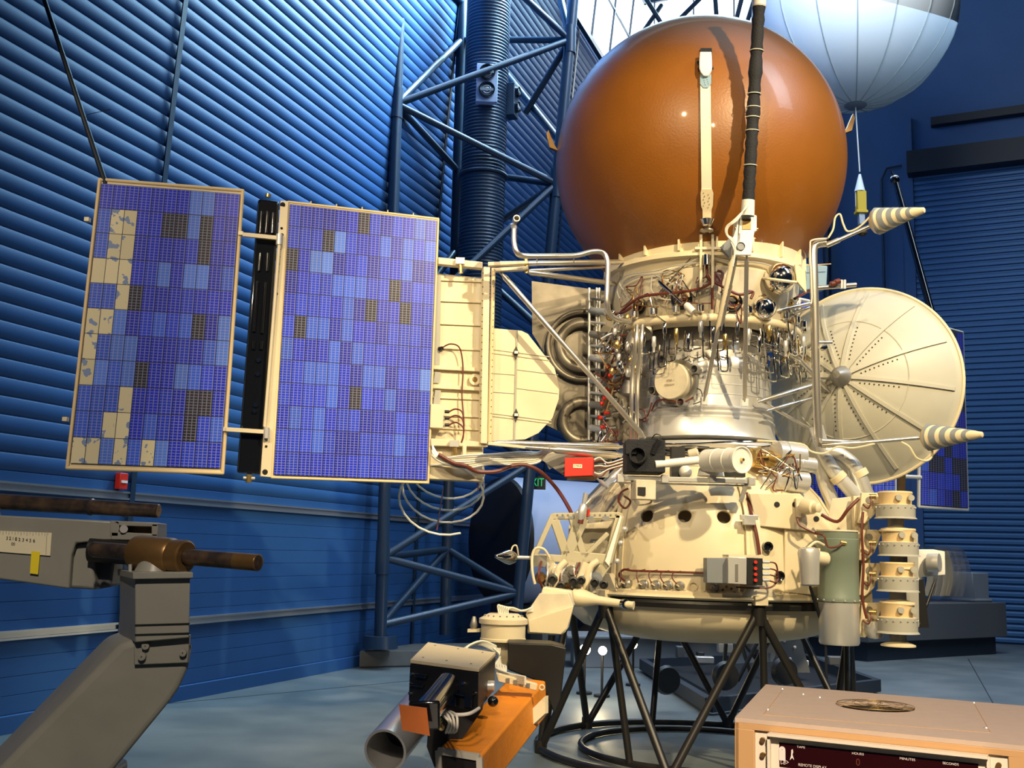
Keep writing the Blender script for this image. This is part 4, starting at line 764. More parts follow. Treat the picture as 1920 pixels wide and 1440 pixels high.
# helix antenna under the wing
ax = V((-.03, -.70, -.66)).normalized(); x_ = V((1, 0, 0)); x_ = (x_-ax*x_.dot(ax)).normalized(); y_ = ax.cross(x_); h0 = A(838, 868, 8.95); n_t = 3.7; pts = []
for i in range(int(n_t*24)+1):
    t = i/24/n_t; a = 2*PI*i/24+1.0; R_ = .31+.03*t; pts.append(h0+ax*(.52*t)+(x_*math.cos(a)+y_*math.sin(a))*R_)
HX = part(B().tube(pts, .009, 8, smooth=False), 'helix_antenna', 'white')
for k in range(3): a = 2*PI*k/3+.4; part(B().cyl(h0+(x_*math.cos(a)+y_*math.sin(a))*.27, h0+ax*.48+(x_*math.cos(a)+y_*math.sin(a))*.32, .005, seg=6), 'helix_spacer', 'wire', HX)
# ---------------------------------------------------------------- dish
dcn = A(1612, 722, 9.15); dax = V((.60, .80, -.02)).normalized(); RD = .835; dep = .44
prof = [(max(.03, RD*i/20), dep*((i/20)**2)-dep) for i in range(21)]; ap_ = dcn
DS = part(B().lathe(prof+[(RD+.022, .0), (RD+.022, .035), (RD, .035)]+[(r_, h+.012) for r_, h in prof[::-1]], ap_, dax, 96), 'dish_antenna', 'dish', ang=60)
dx_, dy_ = frame(dax)
def DP(r_, a, o=0): h = dep*(r_/RD)**2-dep; return ap_+dax*(h-o)+(dx_*math.cos(a)+dy_*math.sin(a))*r_
part(B().ring(dcn+dax*.012, dax, RD+.012, .016, 96, 8), 'dish_rim', 'cream', DS)
for k in range(12):
    a = 2*PI*k/12+.12; e = .0
    L_ = [DP(.08+.72*i/12, a-.014/(.08+.72*i/12)) for i in range(13)]; R_ = [DP(.08+.72*i/12, a+.014/(.08+.72*i/12)) for i in range(13)]
    part(B().strip(L_, R_, [-dax*.02]*13), 'dish_rib', 'dish', DS)
    b = B()
    for i in range(9): p = DP(.16+.035*i, a+.044/(.16+.035*i), .001); b.cyl(p, p-dax*.003, .0065, seg=8)
    part(b, 'rib_perforations', 'ink', DS)
part(B().tube([DP(.50, 2*PI*i/60, .0) for i in range(60)], .006, 5, closed=True, smooth=False), 'dish_seam', 'dish', DS)
part(B().lathe([(.10, .02), (.07, -.07), (.03, -.12)], ap_-dax*dep, dax, 24, caps=True), 'dish_hub', 'foil', DS)
# mast tube
MT = part(B().tube([A(1550, 455, 8.38), A(1532, 458, 8.4), A(1525, 470, 8.4), A(1526, 520, 8.4), A(1528, 600, 8.42), A(1530, 700, 8.45), A(1533, 790, 8.48), A(1536, 838, 8.5)], .034, 16), 'antenna_mast', 'tube')
part(B().tube([A(1553, 447, 8.33), A(1524, 450, 8.33), A(1519, 462, 8.34), A(1521, 520, 8.35), A(1522, 560, 8.36), A(1520, 570, 8.36)], .007, 6), 'mast_cable', 'wirew', MT)
for (x, y, x2, y2, r_) in ((1530, 540, 1605, 534, .018), (1533, 642, 1560, 642, .012), (1540, 827, 1600, 830, .02)): part(B().cyl(A(x, y, 8.42), A(x2, y2, 8.45), r_), 'mast_arm', 'tube', MT)
for x, y in ((1562, 532), (1570, 528), (1545, 652), (1542, 455), (1552, 457)): part(B().lathe([(.01, -.03), (.022, -.02), (.022, .02), (.01, .03)], A(x, y, 8.4), (1, .2, .3), 14, caps=True), 'mast_fitting', ['bronze', 'chrome', 'wire', 'gold'][x % 4], MT)
for x in (1578, 1584): part(B().cyl(A(x, 525, 8.4), A(x, 541, 8.4), .012), 'mast_fitting', 'silver', MT)
def cone(b0_, t0_, rb__, nm, lab):
    b0_, t0_ = V(b0_), V(t0_); d = t0_-b0_; L = d.length
    o = part(B().lathe([(rb__*.55, -rb__*.45), (rb__*.85, -rb__*.25), (rb__, 0), (.022, L), (.012, L+.006)], b0_, d, 32, caps=True), nm, 'cream', label=lab)
    for i in range(5):
        t_ = .02+i*.19; w_ = .125*(1-t_*.5); x, y = frame(d); vs = []; m = 40; dn = d.normalized()
        Lp, Rp, nn = [], [], []
        for k in range(m+1):
            a = 2*PI*k/m
            for t2, ls in ((t_+.12*math.cos(a), Lp), (t_+w_+.12*math.cos(a), Rp)):
                t2 = min(.98, max(0.0, t2)); r_ = rb__+(.022-rb__)*t2; e = (x*math.cos(a)+y*math.sin(a)); ls.append(b0_+d*t2+e*(r_+.0008))
            nn.append((x*math.cos(a)+y*math.sin(a))*.002)
        part(B().strip(Lp, Rp, nn), 'spiral_band', 'stripe', o)
    return o
C1 = cone(A(1645, 415, 8.25), A(1733, 394, 8.0), .108, 'cone_antenna', 'upper striped cone antenna')
part(B().lathe([(.022, 0), (.022, .1), (.016, .11), (.016, .4)], A(1550, 460, 8.35), A(1640, 420, 8.25)-A(1550, 460, 8.35), 12, caps=True), 'antenna_arm', 'tube', C1)
part(B().tube([A(1553, 446, 8.3), A(1562, 430, 8.3), A(1566, 408, 8.3), A(1575, 402, 8.3), A(1581, 420, 8.3), A(1590, 434, 8.28), A(1612, 425, 8.25), A(1635, 402, 8.2)], .008, 6), 'antenna_cable', 'cream', C1)
C2 = cone(A(1742, 820, 8.35), A(1842, 815, 8.05), .105, 'cone_antenna', 'lower striped cone antenna')
part(B().cyl(A(1540, 835, 8.45), A(1612, 831, 8.42), .024), 'antenna_arm', 'tube', C2); part(B().cyl(A(1608, 831, 8.42), A(1735, 820, 8.35), .015), 'antenna_arm', 'tube', C2)
part(B().tube([A(1690, 829, 8.38), A(1705, 838, 8.36), A(1718, 858, 8.35), A(1735, 864, 8.35), A(1746, 858, 8.35), A(1748, 845, 8.35)], .009, 6), 'antenna_cable', 'cream', C2)
part(B().tube([A(1420, 826, 8.4), A(1500, 832, 8.4), A(1520, 846, 8.4), A(1545, 850, 8.4), A(1570, 838, 8.4), A(1600, 840, 8.4), A(1640, 832, 8.4)], .008, 6), 'antenna_cable', 'cream', C2)
C3 = part(B().lathe([(.015, 0), (.045, .02), (.055, .06), (.05, .09), (.012, .22), (.002, .225)], A(964, 1045, 8.0), A(925, 1043, 7.8)-A(964, 1045, 8.0), 24, caps=True), 'cone_antenna', 'chrome', label='small silver cone antenna pointing left')
part(B().cyl(A(964, 1045, 8.0), A(1000, 1046, 8.05), .014), 'antenna_arm', 'silver', C3); part(B().tube([A(958, 1034, 7.95), A(962, 1024, 7.95), A(969, 1024, 7.95), A(972, 1042, 8.0)], .006, 6), 'antenna_cable', 'cream', C3)
# grey-blue flag box right behind the sphere
part(B().prism([A(1500, 493, 9.4), A(1552, 498, 9.4), A(1550, 540, 9.4), A(1500, 545, 9.4)], (0, .15, 0)), 'blue_instrument', 'blue', bev=.01); part(B().beam(A(1497, 498, 9.3), A(1558, 495, 9.3), .01, .006), 'thin_wire', 'bronze')
# far wing behind the dish
fn = V((.707, -.707, 0)); fo = (.0)
fd = V((.80, .60, 0)); fN = V((.60, -.80, 0)); fp0 = A(1725, 780, 11.2)
def FP(px, py): d_ = ray(px, py); t = (fp0-CP).dot(fN)/d_.dot(fN); return CP+d_*t
panel([FP(1728, 602), FP(1806, 623), FP(1816, 956), FP(1725, 950)], 'outer_solar_panel', row2((6, 11), 9, .14, .22), 3, 9, fN, framem='white', glab='small looking far solar panel at the right edge of the probe', inset=.02)
panel([FP(1500, 560), FP(1680, 600), FP(1680, 946), FP(1500, 948)], 'inner_solar_panel', row2((8, 11), 12, .1, .22), 3, 9, fN, framem='white', glab='far solar panel mostly hidden behind the dish', inset=.02)
part(B().cyl(FP(1690, 893), FP(1726, 895), .02), 'panel_link', 'white'); part(B().beam(FP(1692, 850), FP(1690, 925), .06, .05, up=fN), 'panel_edge_rail', 'bronze')
sb = part(B().cyl(A(1680, 342, 11.9), FP(1764, 650), .034, .042), 'sensor_boom', 'gloss'); part(B().ball(A(1678, 337, 11.9), .055), 'ball_tip', 'gloss', sb); part(B().cyl(A(1671, 320, 11.9), A(1676, 332, 11.9), .011), 'tip_pin', 'gloss', sb)
part(B().cyl(A(70, -40, 7.35), WP(198, 345, -.02), .016, .02), 'sensor_boom', 'dark'); part(B().cyl(A(163, 215, 7.6), A(208, 205, 7.5), .0025, seg=6), 'boom_whisker', 'dark')
# ducts behind on the right
for pts, cl in (([(1530, 800), (1545, 850), (1565, 885), (1585, 908), (1600, 925), (1615, 940)], (1572, 895)), ([(1545, 845), (1570, 850), (1598, 870), (1612, 895), (1622, 920), (1632, 940)], (1612, 888)), ([(1540, 860), (1545, 900), (1560, 940), (1570, 968)], None)):
    o = part(B().tube([A(x, y, 8.65 if cl else 8.75) for x, y in pts], .058, 20), 'silver_duct', 'silver')
    if cl: d = A(pts[3][0], pts[3][1], 8.65)-A(pts[2][0], pts[2][1], 8.65); part(B().lathe([(.06, -.03), (.067, -.025), (.067, .025), (.06, .03)], A(*cl, 8.65), d, 24), 'duct_clamp', 'cream', o)
for k in range(24):
    x, y = rnd.uniform(1448, 1500), rnd.uniform(545, 680); P = [A(x+rnd.uniform(-18, 18), y+rnd.uniform(-22, 22), 8.7+rnd.random()*.15) for _ in range(4)]; part(B().tube(P, .006, 6), 'side_pipe', ['chrome', 'silver', 'bronze', 'cream2'][k % 4])
for k in range(12):
    x, y = rnd.uniform(1455, 1500), rnd.uniform(560, 640); s_ = rnd.uniform(.012, .026); part(B().lathe([(s_*.6, -s_*1.5), (s_, -s_), (s_, s_), (s_*.6, s_*1.5)], A(x, y, 8.75), (rnd.uniform(-.6, .6), 0, 1), 12, caps=True), 'side_valve', ['chrome', 'silver', 'gold'][k % 3])
# ---------------------------------------------------------------- right instruments
GC = part(B().lathe([(.10, 0), (.145, .0), (.145, .05), (.15, .055), (.15, .20), (.145, .21), (.145, .46), (.15, .47), (.15, .50), (.14, .51), (.14, .79), (.13, .80), (.02, .80)], A(1570, 997, 7.95), (0, 0, -1), 40), 'green_canister', 'green')
zt_ = A(1570, 997, 7.95)
part(B().lathe([(.143, .50), (.143, .79), (.135, .805), (.02, .806)], zt_, (0, 0, -1), 40), 'silver_lower_can', 'silver', GC); part(B().lathe([(.03, -.012), (.148, -.012), (.15, .0)], zt_, (0, 0, -1), 40), 'can_lid', 'cream2', GC)
for k in range(12): a = 2*PI*k/12; part(B().cyl(zt_+V((.147*math.cos(a), .147*math.sin(a), -.49)), zt_+V((.155*math.cos(a), .155*math.sin(a), -.49)), .008, seg=8), 'can_bolt', 'silver', GC)
part(B().prism([A(x, y, 7.9) for x, y in [(1530, 1028), (1618, 1030), (1616, 1036), (1530, 1034)]], (0, .2, 0)), 'can_shelf', 'cream', GC)
part(B().tube([A(1530, 1000, 7.85), A(1545, 1005, 7.8), A(1552, 1025, 7.8), A(1570, 1025, 7.78), A(1580, 1018, 7.78)], .007, 6), 'red_brown_cable', 'wire', GC); part(B().cyl(A(1576, 1017, 7.8), A(1586, 1019, 7.8), .016), 'gold_plug', 'gold', GC)
SCp = part(B().lathe([(.04, 0), (.07, .012), (.078, .04), (.072, .12), (.065, .26), (.05, .27)], A(1516, 1026, 7.75), (.02, 0, -1), 30, caps=True), 'silver_capsule', 'silver'); part(B().cyl(A(1524, 1045, 7.8), A(1548, 1048, 7.85), .05), 'capsule_mount', 'cream', SCp); part(B().tube([A(1514, 1028, 7.75), A(1530, 1016, 7.75), A(1545, 1022, 7.78)], .009, 8), 'capsule_hose', 'cream', SCp)
strut(A(1516, 1090, 7.85), A(1545, 1182, 8.0), .012, 'black_rod', 'black')
for i, (y0, y1, x) in enumerate(((922, 972, 1678), (991, 1042, 1684), (1054, 1108, 1682), (1128, 1186, 1682))):
    p = A(x, y0, 7.85); H = (p-A(x, y1, 7.85)).z
    sk = part(B().lathe([(.02, 0), (.118, .0), (.122, .01), (.115, .03), (.113, H*.48), (.13, H*.5), (.134, H*.52), (.134, H*.97), (.14, H), (.08, H)], p, (0, 0, -1), 36), 'sensor_pot', 'ochre')
    part(B().lathe([(.131, H*.5), (.137, H*.52), (.137, H*.95), (.145, H*.99), (.15, H*1.02), (.10, H*1.02)], p, (0, 0, -1), 36), 'pot_body', 'grey', sk)
    part(B().lathe([(.058, H), (.058, H+.08)], p, (0, 0, -1), 28), 'pot_window', 'stripe', sk); part(B().lathe([(.055, H+.06), (.085, H+.07), (.12, H+.085), (.12, H+.095), (.04, H+.095)], p, (0, 0, -1), 32), 'lower_flare', 'cream', sk)
    for dx in (-.02, .07): part(B().cyl(p+V((dx, -.11, -H*.25)), p+V((dx, -.135, -H*.25)), .022), 'pot_stud', 'grey', sk)
    for k in range(10): a = -PI+PI*k/9; part(B().cyl(p+V((.137*math.cos(a), .137*math.sin(a), -H*.6)), p+V((.143*math.cos(a), .143*math.sin(a), -H*.6)), .006, seg=8), 'pot_bolt', 'silver', sk)
    part(B().prism([A(q_, w_, 7.98) for q_, w_ in [(1616, y0+2), (1656, y0+2), (1640, y1-6), (1622, y1+10), (1610, y1+8)]], (0, .04, 0)), 'pot_bracket', 'cream', sk, bev=.004)
    c = A(1630, y0+16, 7.975); part(B().lathe([(.001, 0), (.025, 0), (.027, -.004)], c, (0, -1, 0), 20), 'bracket_hole', 'foil', sk)
part(B().prism([A(x, y, 8.05) for x, y in [(1600, 930), (1625, 930), (1640, 1185), (1612, 1190)]], (0, .06, 0)), 'pot_mast', 'cream', bev=.004); part(B().prism([A(x, y, 8.1) for x, y in [(1690, 1040), (1722, 1040), (1724, 1175), (1700, 1190)]], (0, .1, 0)), 'rear_mast', 'grey', bev=.004)
part(B().tube([A(1618, 960, 7.9), A(1616, 1000, 7.88), A(1619, 1060, 7.88), A(1617, 1120, 7.88), A(1625, 1160, 7.88)], .010, 8), 'red_brown_cable', 'wire'); part(B().tube([A(1610, 935, 7.9), A(1590, 955, 7.9), A(1570, 978, 7.95), A(1540, 965, 8.0)], .013, 8), 'red_brown_cable', 'wire')
for y in (931, 1018, 1076, 1148): part(B().cyl(A(1630, y, 7.9), A(1643, y, 7.88), .02), 'gold_plug', 'gold'); part(B().tube([A(1618, y+15, 7.9), A(1628, y+22, 7.86), A(1634, y+8, 7.86), A(1632, y, 7.88)], .006, 6), 'red_brown_cable', 'wire')
WB = part(B().prism([A(x, y, 8.5) for x, y in [(1700, 1030), (1750, 1030), (1772, 1034), (1773, 1078), (1730, 1082), (1700, 1112)]], (0, .15, 0)), 'white_side_box', 'white', bev=.006); part(B().cyl(A(1740, 1055, 8.45), A(1762, 1055, 8.4), .07), 'side_drum', 'silver', WB)
part(B().prism([A(x, y, 8.4) for x, y in [(1690, 1005), (1722, 1005), (1722, 1040), (1690, 1040)]], (0, .1, 0)), 'upper_side_box', 'grey', bev=.01); strut(A(1755, 1084, 8.4), A(1724, 1172, 8.3), .012, 'black_rod', 'black'); part(B().prism([A(x, y, 8.3) for x, y in [(1716, 1090), (1732, 1085), (1742, 1177), (1722, 1177)]], (0, .05, 0)), 'black_fin', 'black')
part(B().lathe([(.001, -.07), (.05, -.06), (.075, 0), (.07, .05), (.001, .06)], A(1640, 1180, 7.95), (0, 0, 1), 24), 'clear_bulb', 'silver')
# ---------------------------------------------------------------- left truss frame, arm and instrument platform
YL = 7.95
def LQ(pts, Y, th, name, m='cream', bev=.005, parent=None, **k): return part(B().prism([A(x, y, Y) for x, y in pts], (0.02, th, 0)), name, m, parent, bev=bev, **k)
def LB_(a, c, w_, Y=YL, Y2=None, h=.05): return B().beam(A(*a, Y), A(*c, Y2 or Y), h, w_, up=(0, 0, 1) if abs(a[0]-c[0]) > abs(a[1]-c[1]) else (1, 0, 0))
def bar2(b, a, c, wpx, Y, th=.05):   # flat bar between photo points at one depth
    a_, c_ = A(*a, Y), A(*c, Y); d = (c_-a_).normalized(); n = V((-d.z, 0, d.x))*wpx/FPX*Y/2; b.prism([a_+n, c_+n, c_-n, a_-n], (0, th, 0)); return b
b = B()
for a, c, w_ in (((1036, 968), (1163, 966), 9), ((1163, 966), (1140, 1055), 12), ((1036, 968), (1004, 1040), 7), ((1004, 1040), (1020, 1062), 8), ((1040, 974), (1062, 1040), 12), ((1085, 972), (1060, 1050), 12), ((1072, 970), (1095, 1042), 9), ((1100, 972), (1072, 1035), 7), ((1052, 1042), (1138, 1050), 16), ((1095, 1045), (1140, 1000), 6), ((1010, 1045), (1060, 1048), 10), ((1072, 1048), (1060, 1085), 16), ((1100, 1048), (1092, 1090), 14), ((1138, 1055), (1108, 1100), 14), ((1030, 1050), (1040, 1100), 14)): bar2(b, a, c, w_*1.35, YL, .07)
TF = part(b, 'truss_frame', 'cream_shade', bev=.006)
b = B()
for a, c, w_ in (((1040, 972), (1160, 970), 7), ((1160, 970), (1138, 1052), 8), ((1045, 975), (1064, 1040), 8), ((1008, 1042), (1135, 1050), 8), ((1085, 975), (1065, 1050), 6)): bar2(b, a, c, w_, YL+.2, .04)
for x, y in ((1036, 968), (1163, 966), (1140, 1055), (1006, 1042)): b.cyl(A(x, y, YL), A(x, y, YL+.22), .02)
part(b, 'rear_frame', 'cream_shade', TF)
LQ([(1066, 985), (1154, 976), (1136, 1052), (1066, 1048)], YL+.20, .03, 'rear_plate', 'cream2', .003, TF); LQ([(1108, 1011), (1122, 1011), (1119, 1017), (1105, 1017)], YL+.195, .006, 'plate_window', 'stripe', 0, TF)
for x0_ in (1047, 1066, 1101, 1130): LQ([(x0_, 968), (x0_+9, 968), (x0_+8, 973), (x0_-1, 973)], YL-.004, .006, 'rail_slot', 'stripe', 0, TF)
for pts in ([(1062, 1052), (1048, 1066), (1044, 1084), (1036, 1108)], [(1098, 1054), (1092, 1072), (1084, 1094), (1092, 1112)], [(1122, 1052), (1108, 1062), (1102, 1080), (1096, 1108)]): part(B().tube([A(x, y, YL-.08) for x, y in pts], .026, 10), 'curved_leg', 'cream', TF)
for x, y, r_ in ((1036, 1086, .035), (1075, 1090, .035), (1090, 1088, .03), (1052, 1098, .03), (1115, 1092, .032), (1132, 1096, .032), (1066, 1112, .03)): part(B().lathe([(.001, .0), (r_*.5, 0), (r_*.6, -.015), (r_, -.01), (r_, .05)], A(x, y, YL-.16), (.1, 1, 0), 18), 'dark_bearing', 'black', TF)
for i in range(12): part(B().cyl(A(1045+i*10, 966, YL-.003), A(1045+i*10, 966, YL), .008, seg=8), 'frame_rivet', 'foil', TF)
for x, y in ((1171, 992), (1164, 1018), (1157, 1052)): part(B().ball(A(x, y, YL), .02), 'edge_knob', 'silver', TF)
LQ([(1163, 966), (1166, 970), (1142, 1062), (1134, 1052)], YL-.03, .2, 'frame_web', 'white', .003, TF)  # white stands for light on this side face of the frame
part(B().lathe([(.02, 0), (.03, .02), (.03, .1), (.015, .12), (.02, .2)], A(1088, 975, YL-.05), (.2, 0, 1), 14, caps=True), 'release_actuator', 'silver', TF); part(B().cyl(A(1088, 982, YL-.05), A(1092, 962, YL-.05), .02), 'actuator_cap', 'wire', TF); part(B().cyl(A(1104, 955, YL), A(1102, 968, YL), .01), 'actuator_cap', 'red', TF)
for x, y, r_, m in ((1028, 1095, .045, 'cream'), (1029, 1095, .038, 'gloss'), (1058, 1085, .055, 'foil'), (1085, 1085, .045, 'chrome'), (1060, 1105, .05, 'bronze'), (1040, 1070, .045, 'cream2'), (1095, 1100, .04, 'cream'), (1118, 1085, .045, 'stripe'), (1015, 1085, .04, 'bronze'), (1072, 1072, .04, 'foil'), (1080, 1110, .05, 'cream')):
    c = A(x, y, YL-.06); part(B().lathe([(.001, -.02), (r_*.5, -.02), (r_*.55, 0), (r_, .0), (r_, .08), (.001, .09)], c, (rnd.uniform(-.3, .3), 1, .1), 20), 'gimbal_drum', m, TF)
for k in range(9): x = 1015+k*12; part(B().tube([A(x, 1060+rnd.uniform(-8, 8), YL-.04), A(x+rnd.uniform(-12, 12), 1080, YL-.1), A(x+rnd.uniform(-10, 10), 1110, YL-.05)], .008, 6), 'gimbal_cable', ['wire', 'silver', 'wirew'][k % 3], TF)
part(B().tube([A(1030, 1045, 7.9), A(1020, 1030, 7.88), A(1005, 1028, 7.88), A(998, 1042, 7.88), A(998, 1070, 7.86), A(1003, 1095, 7.86)], .010, 8), 'white_hose', 'cream', TF); part(B().abox(A(1012, 1052, 7.95), .10, .06, .08), 'connector_block', 'foil', TF)
part(B().lathe([(.07, -.02), (.06, .06), (.032, .16), (.026, .40), (.03, .42)], A(1082, 1120, 7.85), A(1172, 1133, 7.72)-A(1082, 1120, 7.85), 26, caps=True), 'pivot_arm', 'cream', TF); part(B().lathe([(.03, 0), (.034, .0), (.036, .03), (.02, .034), (.001, .03)], A(1168, 1132, 7.72), V((.6, -.8, -.05)), 22), 'pivot_cap', 'chrome', TF)
# folding arm down to the drum
FA = LQ([(1018, 1100), (1072, 1108), (1074, 1135), (1064, 1178), (1055, 1190), (988, 1188), (990, 1160), (1008, 1135)], 7.62, .16, 'folding_arm', 'cream', .01)
part(B().prism([A(x, y, 7.5) for x, y in [(990, 1163), (1076, 1135), (1064, 1178), (1052, 1190), (992, 1186)]], (0, .12, 0)), 'arm_fairing', 'cream', FA, bev=.006); LQ([(985, 1152), (1012, 1112), (1066, 1112), (1075, 1136), (990, 1164)], 7.55, .1, 'arm_top', 'cream2', .006, FA)
dc_ = A(944, 1163, 7.45); DR = part(B().lathe([(.02, .045), (.10, .045), (.155, .015), (.165, .01), (.165, -.02), (.15, -.03), (.15, -.115), (.155, -.12), (.155, -.135), (.05, -.14)], dc_, (0, 0, 1), 44), 'rotary_drum', 'cream', ang=30)
for k in range(18): a = 2*PI*k/18; part(B().cyl(dc_+V((.13*math.cos(a), .13*math.sin(a), .028)), dc_+V((.13*math.cos(a), .13*math.sin(a), .036)), .005, seg=6), 'drum_screw', 'foil', DR)
part(B().prism([dc_+V((-.16, -.04, -.08)), dc_+V((-.24, -.02, -.085)), dc_+V((-.24, .04, -.085)), dc_+V((-.14, .06, -.08))], (0, 0, .02)), 'drum_lug', 'cream', DR); part(B().lathe([(.02, 0), (.028, .02), (.02, .05), (.012, .08)], dc_+V((-.2, 0, -.06)), (0, 0, 1), 14, caps=True), 'drum_sensor', 'foil', DR)
for k in range(6): part(B().tube([dc_+V((-.03+k*.012, -.02, .04)), dc_+V((-.04+k*.014, -.02, .10-.005*k)), dc_+V((0+k*.012, .0, .085)), dc_+V((.08+k*.01, .03, .065)), dc_+V((.2, .1, .06+.006*k))], .006, 6), 'white_cable', 'wirew', DR)
# neck and bracket under the drum
NK = LQ([(925, 1202), (960, 1204), (958, 1215), (948, 1255), (930, 1262), (938, 1225)], 7.35, .08, 'neck_plate', 'cream', .004)
b = B(); b.prism([A(x, y, 6.5) for x, y in [(930, 1262), (1008, 1283), (1006, 1295), (934, 1278)]], (0, .06, 0)); LBk = part(b, 'perforated_bracket', 'cream', bev=.003)
for x in (952, 966, 978, 990): part(B().abox(A(x, 1276+(x-952)*.25, 6.497), .022, .004, .026), 'bracket_slot', 'foil', LBk)
part(B().ring(A(1016, 1289, 6.49), (0, 1, 0), .014, .005, 20, 6), 'bracket_eye', 'cream', LBk)
for k in range(6): part(B().tube([A(930, 1212+k*2, 7.25), A(905-k*2, 1202+k, 7.2), A(880-k*3, 1210+k*2, 7.15), A(870-k*2, 1222, 7.1)], .008, 6), 'white_cable', 'wirew', NK)
for k in range(5): part(B().tube([A(925+k*3, 1215, 7.2), A(938, 1230+k*4, 7.15), A(928+k*5, 1250, 6.8), A(950, 1262+k*3, 6.6), A(985, 1270+k*3, 6.45)], .008, 6), 'white_cable', 'wirew', NK)
# camera box
TLb, TRb, BRb, BLb = G(802, 1211, .98), G(929, 1231, .98), G(898, 1262, .98), G(769, 1245, .98)
b = B(); b.prism([TLb, TRb, BRb, BLb], (0, 0, -.19)); CBx = part(b, 'camera_box', 'black', bev=.004)
b = B(); b.prism([p+V((0, 0, .004)) for p in (TLb, TRb, BRb, BLb)], (0, 0, .02)); part(b, 'cream_top_plate', 'cream', CBx, bev=.003)
fx_ = (BRb-BLb).normalized(); fn_ = V((fx_.y, -fx_.x, 0))
for s_, t_ in ((.04, .05), (.25, .05), (.55, .04), (.8, .06), (.96, .10), (.03, .15)): part(B().cyl(BLb.lerp(BRb, s_)-V((0, 0, t_)), BLb.lerp(BRb, s_)-V((0, 0, t_))+fn_*.012, .009, seg=10), 'box_screw', 'chrome', CBx)
for s_, t_, w_, h_ in ((.2, .05, .08, .02), (.14, .10, .10, .015), (.75, .11, .12, .02), (.9, .14, .05, .06), (.66, .15, .07, .05)): part(B().box(BLb.lerp(BRb, s_)-V((0, 0, t_))+fn_*.01, fx_*w_/2, fn_*.012, (0, 0, h_/2)), 'box_block', 'gloss', CBx, bev=.003)
for s_ in (.15, .5, .85): 
    for e in (.15, .85): part(B().cyl(TLb.lerp(TRb, s_).lerp(BLb.lerp(BRb, s_), e)+V((0, 0, .024)), TLb.lerp(TRb, s_).lerp(BLb.lerp(BRb, s_), e)+V((0, 0, .028)), .006, seg=8), 'lid_screw', 'foil', CBx)
c = BRb.lerp(TRb, .55)-V((0, 0, .12)); e_ = (TRb-BRb).normalized(); e_ = V((e_.y, -e_.x, 0)); part(B().cyl(c, c+e_*.035, .03, seg=20), 'side_knob', 'silver', CBx); part(B().ball(c+e_*.03-V((0, 0, .08)), .03), 'side_foot', 'gloss', CBx)
l0, l1 = A(838, 1285, 5.6), A(797, 1340, 4.95); ld = (l1-l0).normalized(); part(B().cyl(l0, l1, .062, .062, seg=32), 'lens_tube', 'gloss', CBx)
HS = part(B().box(l1+ld*.01, V((1, 0, .06)).normalized()*.068, V((0, .95, .3)).normalized()*.01, V((-.04, -.25, 1)).normalized()*.066), 'lens_shade', 'gloss', CBx, bev=.01)
b = B(); b.prism([A(x, y, 4.86) for x, y in [(748, 1321), (800, 1328), (806, 1380), (754, 1369)]], (0, .012, 0)); part(b, 'orange_flap', 'dorange', CBx)
b = B(); b.prism([A(x, y, 5.75) for x, y in [(806, 1330), (900, 1310), (905, 1330), (850, 1410), (815, 1440), (800, 1400)]], (0, .25, 0)); part(b, 'black_understructure', 'black', CBx)
for k in range(4): part(B().tube([A(824+k*6, 1333, 5.4), A(832+k*8, 1342, 5.2), A(842+k*5, 1355+k*4, 5.2), A(836+k*5, 1374, 5.4)], .006, 8), 'white_cable', 'wirew', CBx)
part(B().tube([A(830, 1335, 5.4), A(855, 1340, 5.4), A(880, 1338, 5.4), A(898, 1328, 5.5)], .009, 8), 'white_cable', 'wirew', CBx)
for x, y in ((822, 1350), (815, 1358), (826, 1362)): part(B().lathe([(.01, 0), (.016, .01), (.016, .03), (.008, .035)], A(x, y, 5.3), (.2, -1, 0), 12, caps=True), 'brass_fitting', 'gold', CBx)
# silver telescope tube
t1, t0 = A(722, 1408, 5.55), A(838, 1268, 6.7); part(B().pipe(t1, t0, .108, .012, 40), 'silver_telescope_tube', 'silver', ang=40); tdn = (t0-t1).normalized(); part(B().lathe([(.001, .30), (.097, .30)], t1, tdn, 32), 'telescope_baffle', 'black'); part(B().lathe([(.0965, .01), (.0965, .3)], t1, tdn, 36), 'telescope_liner', 'black')
# orange wrapped spectrometer tube (square section)
m0 = [A(822, 1404, 5.60), A(902, 1417, 5.50), A(905, 1500, 5.50), A(826, 1490, 5.60)]
tdv = A(958, 1268, 7.0)-A(822, 1404, 5.60)
b = B(); b.prism([p for p in m0], tdv); OT = part(b, 'orange_wrapped_tube', 'orange', bev=.012)
b = B(); cm = sum(m0, V((0, 0, 0)))/4; tn = tdv.normalized()
for i in range(4): b.beam(m0[i].lerp(cm, .04)-tn*.012, m0[(i+1) % 4].lerp(cm, .04)-tn*.012, .03, .022, up=tn)
part(b, 'mouth_frame', 'grey', OT); part(B().prism([p.lerp(cm, .1)-tn*.006 for p in m0], tn*.004), 'dark_mouth', 'black', OT)
part(B().prism([A(x, y, 6.55) for x, y in [(999, 1328), (1022, 1305), (1022, 1338), (1000, 1358)]], (.02, .03, 0)), 'cream_side_plate', 'cream', OT)
part(B().prism([A(x, y, 7.05) for x, y in [(952, 1205), (1035, 1208), (1062, 1215), (1052, 1310), (1040, 1340), (1015, 1280), (952, 1256)]], (0, .3, 0)), 'dark_brown_housing', 'black', bev=.008)
